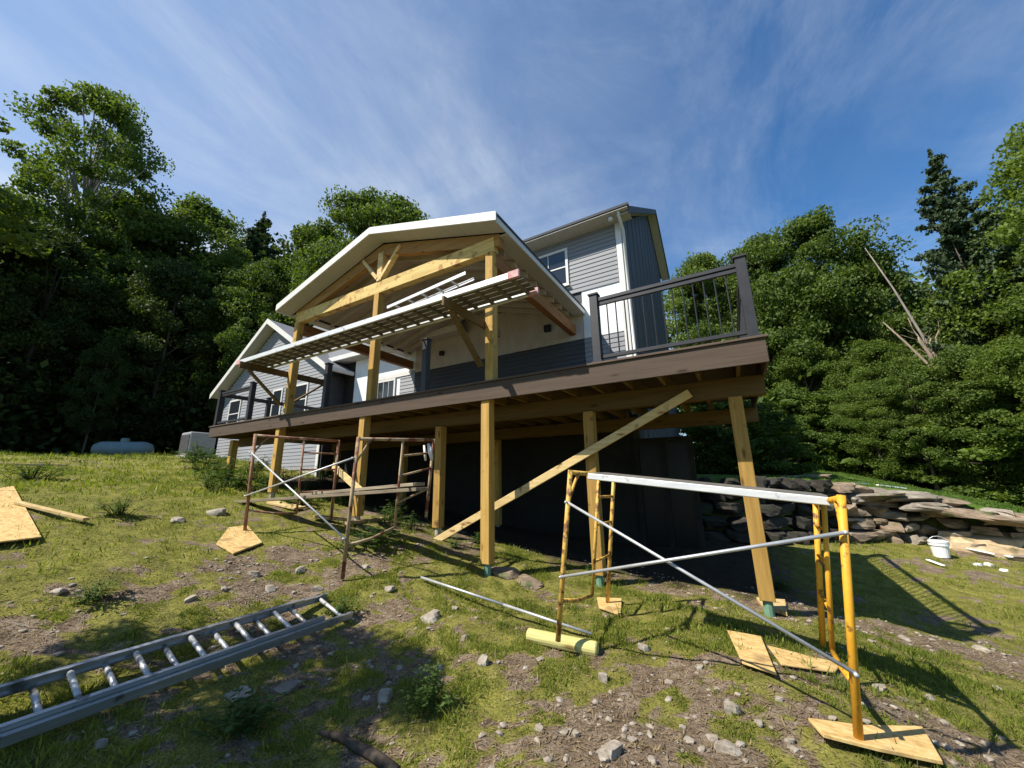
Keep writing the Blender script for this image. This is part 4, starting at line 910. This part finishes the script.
# right side
place_tree('broad', 700, 268, 28, 'green tree seen behind the deck railing', 1, wide=.75)
place_tree('broad', 757, 246, 29, 'green tree directly right of the deck railing post', 0, wide=.75)
place_tree('broad', 806, 226, 30, 'tall round green tree right of the deck', 2, wide=.85)
place_tree('broad', 858, 262, 30, 'lower green tree between the tall round tree and the dead trunk', 1, wide=.6)
place_tree('cone', 936, 172, 25, 'tall dark conifer on the right', 0, wide=.8)
place_tree('light', 1005, 226, 25, 'light green tree right of the conifer', 0, wide=.8)
place_tree('broad', 1060, 232, 25, 'green tree cut by the right edge', 2, wide=.8)
place_tree('airy', 1110, 70, 17, 'tree whose leafy twigs reach in at the right edge', 0, wide=.8)
place_tree('broad', 985, 330, 26, 'green tree low behind the conifer', 1, wide=.8)
place_tree('light', 868, 345, 25, 'light green small tree left of the dead trunk', 1, wide=.9)
place_tree('light', 800, 345, 26, 'light green small tree right of the deck corner', 0, wide=.8)
place_tree('broad', 903, 364, 22.0, 'low leafy tree in front of the dead trunk', 2, wide=1.0, rot=1.0)
place_tree('broad', 958, 352, 22.5, 'low leafy tree right of the dead trunk', 0, wide=.95, rot=2.2)
place_tree('light', 1012, 345, 22, 'light green low tree by the right edge above the wall', 0, wide=1.0)
place_tree('light', 862, 385, 22.5, 'light green low tree above the middle of the stone wall', 1, wide=1.0)
place_tree('broad', 1035, 248, 27, 'broad green tree behind the right edge', 0, wide=.8)
for i, (px, py, r, w, lb) in enumerate([(700,400,17,1.5,'dark shrub on the terrace seen under the deck'),(735,405,16.5,1.5,'dark shrub on the terrace left of the right deck post'),(768,415,17.5,1.4,'dark shrub on the terrace right of the right deck post')]):
    place_tree('bush', px, py, r, lb, 0, 'shrub', 'shrub', wide=w)
for i, (px, py, r, w, lb) in enumerate([(785,395,25,1.3,'leafy shrub under the small tree by the deck corner'),(850,405,25.5,1.2,'leafy shrub above the stone wall'),(915,405,24.5,1.4,'leafy shrub left of the lowest conifer boughs'),(975,395,23.5,1.4,'bright leafy shrub below the light green tree'),(1035,400,23,1.4,'leafy shrub at the right edge above the lawn')]):
    place_tree('bush', px, py, r, lb, i, 'shrub', 'shrub', wide=w)
# dead trunk with broken limbs and leaning bare pole
b0 = at_r(928, 430, 23); b0.z = tzf(b0.x, b0.y)
dead = thing('dead_tree', b0, 'dead pale tree trunk with broken upright limbs in front of the conifer', 'dead tree')
fk = at_r(934, 366, 23)
MB().path([b0+Vector((0,0,-.2)), b0.lerp(fk,.5)+Vector((.1,0,0)), fk], [.24,.19,.15], 10).build('trunk', BARKP, dead, smooth=True)
for (px, py, r_, w) in ((917,334,22.8,.075),(931,338,23.2,.08),(940,328,23,.045),(908,318,22.7,.035)):
    e = at_r(px, py, r_); lm = MB().path([fk-Vector((0,0,.25)), fk.lerp(e,.35)+Vector((.06,0,.05)), fk.lerp(e,.7)+Vector((-.05,0,.1)), e], [w*1.4, w, w*.6, .012], 8)
    for q_ in range(6):
        c_ = fk.lerp(e, .3+.12*q_); lm.path([c_, c_+Vector((random.uniform(-.5,.3), random.uniform(-.3,.3), random.uniform(.1,.5)))], [.014,.004], 5)
    lm.build('limb', BARKP, dead, smooth=True)
p0, p1, p2 = at_r(930,366,22.6), at_r(905,342,22.5), at_r(883,322,22.4)
tg2 = thing('bare_pole_tree', (p0.x, p0.y, tzf(p0.x,p0.y)), 'thin bare white trunk leaning left against the dead tree', 'dead tree')
MB().path([Vector((p0.x+.3,p0.y,tzf(p0.x,p0.y)-.1)), p0, p1, p2], [.07,.055,.045,.015], 8).build('trunk', BARKP, tg2, smooth=True)
p0, p1, p2 = at_r(928,345,23.5), at_r(893,288,23.5), at_r(865,248,23.5)
tg3 = thing('bare_pole_tree', (p0.x, p0.y, tzf(p0.x,p0.y)), 'long grey bare trunk leaning up to the left beside the conifer', 'dead tree')
MB().path([Vector((p0.x+.4,p0.y,tzf(p0.x,p0.y)-.1)), p0, p1, p2], [.07,.055,.035,.015], 8).build('trunk', BARKG, tg3, smooth=True)
for px, py, r, lb in ((762,440,17,'thin pale tree stem right of the deck post'),(780,448,18,'second thin pale tree stem right of the deck post')):
    a = at_r(px+6, 478, r); a.z = tzf(a.x,a.y)-.1; b = at_r(px, py, r); b.z += .3
    tt = thing('sapling', a, lb, 'sapling'); MB().path([a, a.lerp(b,.5)+Vector((.08,0,0)), b], [.07,.05,.03], 7).build('trunk', BARKG, tt, smooth=True)
    m = MB()
    for k in range(7):
        q = a.lerp(b, .4+.08*k); m.path([q, q+Vector((random.uniform(-.6,.6),random.uniform(-.4,.4),random.uniform(.2,.7)))], [.018,.006], 5)
    m.build('twigs', BARKG, tt)
# far wood filling behind (stuff)
def wood_mass(name, arcs, mat, label, leaf=.34, seed=3):
    r_ = np.random.default_rng(seed); P = []
    for (px0, px1, r0, r1, top0, top1, n, per) in arcs:
        for k in range(n):
            u = r_.random(); px = px0 + (px1-px0)*u; rr = r_.uniform(r0, r1)
            py = top0 + (top1-top0)*u + r_.uniform(0, 26); t = at_r(px, py, rr); zb = tzf(t.x, t.y)
            z = zb + (t.z-zb)*r_.random()**.75
            P.append(np.array([t.x, t.y, z]) + r_.normal(size=(per,3))*np.array([1.5,1.5,1.0]))
    P = np.concatenate(P); A, B = leaves(P, leaf, .5); o = bpy.data.objects.new(name, quad_mesh(name, P, A, B, r_.random(len(P)), mat)); COL.objects.link(o)
    return tag(o, label, 'wood', kind='stuff')
wood_mass('woodland', [(-160,300,34,50,235,262,900,230),(-160,250,31,36,375,390,350,200)], LEAFD, 'dark mass of woodland behind the trees on the left', .22, 3)
wood_mass('woodland', [(690,1150,31,44,290,300,650,200),(735,1150,27,31,400,420,260,200)], LEAF, 'green mass of woodland behind the trees on the right', .20, 4)
wood_mass('woodland', [(270,420,33,40,255,240,160,200)], LEAFD, 'dark woodland behind the house', .22, 5)
# shade-casting tree just outside the left of the frame, and weeds
sun_h = Vector((-.60, -.80, 0)).normalized()
def off_tree(gx, gy, sc, wide, rot, label):
    cm, tm = KIND['airy'][0]; hc = 18*.70*sc; p = Vector((gx, gy, 0)) + sun_h*(hc/math.tan(R(50.9)))
    o = thing('tree', (p.x, p.y, tzf(p.x, p.y)), label, 'tree'); o.scale = (sc*wide, sc*wide, sc); o.rotation_euler.z = rot
    for nm, me in (('crown', cm), ('trunk', tm)):
        c_ = bpy.data.objects.new(nm, me); COL.objects.link(c_); c_.parent = o
off_tree(-2.7, .3, .20, 1.3, .4, 'young tree beside the camera whose crown shades the foreground weeds')
off_tree(-3.2, 1.25, .25, 1.0, 4.1, 'taller young tree left of the camera shading the long ladder')
for i, (px, py, w, h) in enumerate([(196,462,46,.7),(215,478,44,.6),(238,490,40,.5),(252,478,36,.6),(264,492,34,.5),(284,486,36,.5),(308,494,34,.45),(322,480,30,.5),(210,492,40,.45),(342,505,36,.4),(385,525,34,.35),(412,530,30,.3),(455,548,24,.2)]):
    g = G(px, py); dep = g.dot(CW); R0 = w/2*dep/F; cm, tm = WEEDS[i % 3]
    o = thing('weed_plant', g, 'leafy weeds growing thick around the left deck posts and scaffold', 'weeds', 'weeds around the left deck posts'); o.scale = (R0/.33, R0/.33, h/.5); o.rotation_euler.z = i*1.7
    for nm, me in (('leaves', cm), ('stem', tm)):
        c_ = bpy.data.objects.new(nm, me); COL.objects.link(c_); c_.parent = o
for i, (px, py, w, h, lb) in enumerate([(432,712,66,.30,'big dark green weed clump in the foreground grass'),(372,548,70,.35,'weed clump under the rusty scaffold'),(342,617,40,.2,'weed clump at the end of the long ladder'),(235,735,90,.22,'dark weed clump in the shade below the ladder'),
   (205,470,60,.75,'tall leafy weeds by the left end of the deck'),(228,485,50,.6,'leafy weeds in front of the leftmost deck post'),(120,515,50,.28,'dark weed clump in the middle of the sunny grass'),(95,600,50,.2,'shaded weed clump above the ladder'),(395,520,46,.4,'weeds around the feet of the rusty scaffold'),(480,572-28,30,.2,'low weeds behind the middle deck post'),
   (300,505,60,.35,'weeds behind the low grey planks'),(780,590,40,.2,'low weeds at the foot of the right deck post'),(110,680,22,.12,'small weed growing between the ladder rungs'),(30,480,60,.4,'weeds beyond the big strand board'),(260,470,40,.5,'weeds under the left end of the deck'),(600,575,36,.18,'low weeds at the foot of the right middle post')]):
    g = G(px, py); dep = g.dot(CW); R0 = w/2*dep/F; cm, tm = WEEDS[i % 3]
    o = thing('weed_plant', g, lb, 'weeds'); o.scale = (R0/.33, R0/.33, h/.5); o.rotation_euler.z = i*1.3
    for nm, me in (('leaves', cm), ('stem', tm)):
        c_ = bpy.data.objects.new(nm, me); COL.objects.link(c_); c_.parent = o

# ------------------------------------------------------------------ light, sky
EL = R(50.9); az = math.atan2(-.80, -.60)
sd = Vector((math.cos(az)*math.cos(EL), math.sin(az)*math.cos(EL), math.sin(EL)))
sl_ = bpy.data.lights.new('sun', 'SUN'); sl_.energy = 5.0; sl_.angle = R(.5); sl_.color = (1, .94, .84)
so_ = bpy.data.objects.new('sun', sl_); COL.objects.link(so_); so_.rotation_euler = sd.to_track_quat('Z', 'Y').to_euler(); so_.location = sd*50
w = bpy.data.worlds.new('World'); C.world = w; w.use_nodes = True; nt = w.node_tree; bg_ = nt.nodes['Background']
sky = N(nt, 'ShaderNodeTexSky', sky_type='NISHITA', sun_disc=False); sky.sun_elevation = EL; sky.sun_rotation = math.atan2(sd.x, sd.y)
sky.air_density = 1.15; sky.dust_density = .1; sky.ozone_density = 2.0
tc = N(nt, 'ShaderNodeTexCoord'); sp = N(nt, 'ShaderNodeSeparateXYZ'); nt.links.new(tc.outputs['Generated'], sp.inputs[0])
az_ = N(nt, 'ShaderNodeMath', operation='ADD'); nt.links.new(sp.outputs[2], az_.inputs[0]); az_.inputs[1].default_value = .12
mxx = N(nt, 'ShaderNodeMath', operation='MAXIMUM'); nt.links.new(az_.outputs[0], mxx.inputs[0]); mxx.inputs[1].default_value = .05
dx = N(nt, 'ShaderNodeMath', operation='DIVIDE'); nt.links.new(sp.outputs[0], dx.inputs[0]); nt.links.new(mxx.outputs[0], dx.inputs[1])
dy = N(nt, 'ShaderNodeMath', operation='DIVIDE'); nt.links.new(sp.outputs[1], dy.inputs[0]); nt.links.new(mxx.outputs[0], dy.inputs[1])
cb = N(nt, 'ShaderNodeCombineXYZ'); nt.links.new(dx.outputs[0], cb.inputs[0]); nt.links.new(dy.outputs[0], cb.inputs[1])
def cloud(rot, sc, off, scale, lo, hi, amt, rough=.6):
    mp = N(nt, 'ShaderNodeMapping'); mp.inputs['Rotation'].default_value = (0,0,R(rot)); mp.inputs['Scale'].default_value = sc; mp.inputs['Location'].default_value = off
    nt.links.new(cb.outputs[0], mp.inputs[0]); n = N(nt, 'ShaderNodeTexNoise'); n.inputs['Scale'].default_value = scale; n.inputs['Detail'].default_value = 9; n.inputs['Roughness'].default_value = rough
    n.inputs['Distortion'].default_value = 1.1
    nt.links.new(mp.outputs[0], n.inputs['Vector']); return ramp(nt, n.outputs[0], [(lo,(0,0,0)),(hi,(amt,amt,amt))]).outputs[0]
c1 = cloud(75, (1,.42,1), (3.1,1.7,0), 1.5, .40, .80, 1.0, .66); c2 = cloud(-20, (.7,.9,1), (5.2,3.7,0), .9, .38, .74, 1.0, .55); c3 = cloud(40, (1,.5,1), (9.3,2.2,0), 3.2, .38, .85, .8, .7)
def mth(op, a_, b_):
    m_ = N(nt, 'ShaderNodeMath', operation=op)
    for i_, v_ in enumerate((a_, b_)):
        if isinstance(v_, (int, float)): m_.inputs[i_].default_value = v_
        else: nt.links.new(v_, m_.inputs[i_])
    return m_.outputs[0]
st_ = mth('MULTIPLY', mth('ADD', mth('MULTIPLY', c1, .75), mth('MULTIPLY', c3, .35)), mth('ADD', c2, .06))
# thin veil is thicker towards the left (west) side of the sky
lf_ = N(nt, 'ShaderNodeMapRange'); nt.links.new(sp.outputs[0], lf_.inputs[0]); lf_.inputs[1].default_value = .15; lf_.inputs[2].default_value = -.75; lf_.inputs[3].default_value = .0; lf_.inputs[4].default_value = .46
ad = N(nt, 'ShaderNodeMath', operation='ADD', use_clamp=True); nt.links.new(st_, ad.inputs[0]); nt.links.new(mth('MULTIPLY', mth('ADD', c2, .35), lf_.outputs[0]), ad.inputs[1])
mix = N(nt, 'ShaderNodeMix', data_type='RGBA'); el_ = N(nt, 'ShaderNodeMapRange'); nt.links.new(sp.outputs[2], el_.inputs[0]); el_.inputs[1].default_value = .25; el_.inputs[2].default_value = .95; el_.inputs[3].default_value = 1.5; el_.inputs[4].default_value = .5
ml = N(nt, 'ShaderNodeMath', operation='MULTIPLY'); nt.links.new(ad.outputs[0], ml.inputs[0]); nt.links.new(el_.outputs[0], ml.inputs[1])
tn = N(nt, 'ShaderNodeMix', data_type='RGBA', blend_type='MULTIPLY'); tn.inputs[0].default_value = 1; nt.links.new(sky.outputs[0], tn.inputs[6]); tn.inputs[7].default_value = (.54, .95, 1.28, 1)
nt.links.new(ml.outputs[0], mix.inputs[0]); nt.links.new(tn.outputs[2], mix.inputs[6]); mix.inputs[7].default_value = (7.0, 7.6, 8.2, 1)
nt.links.new(mix.outputs[2], bg_.inputs[0])
bg_.inputs[1].default_value = .077
C.view_settings.view_transform = 'Standard'; C.view_settings.look = 'None'; C.view_settings.exposure = .68; C.view_settings.gamma = 1
C.cycles.max_bounces = 6; C.cycles.transparent_max_bounces = 4
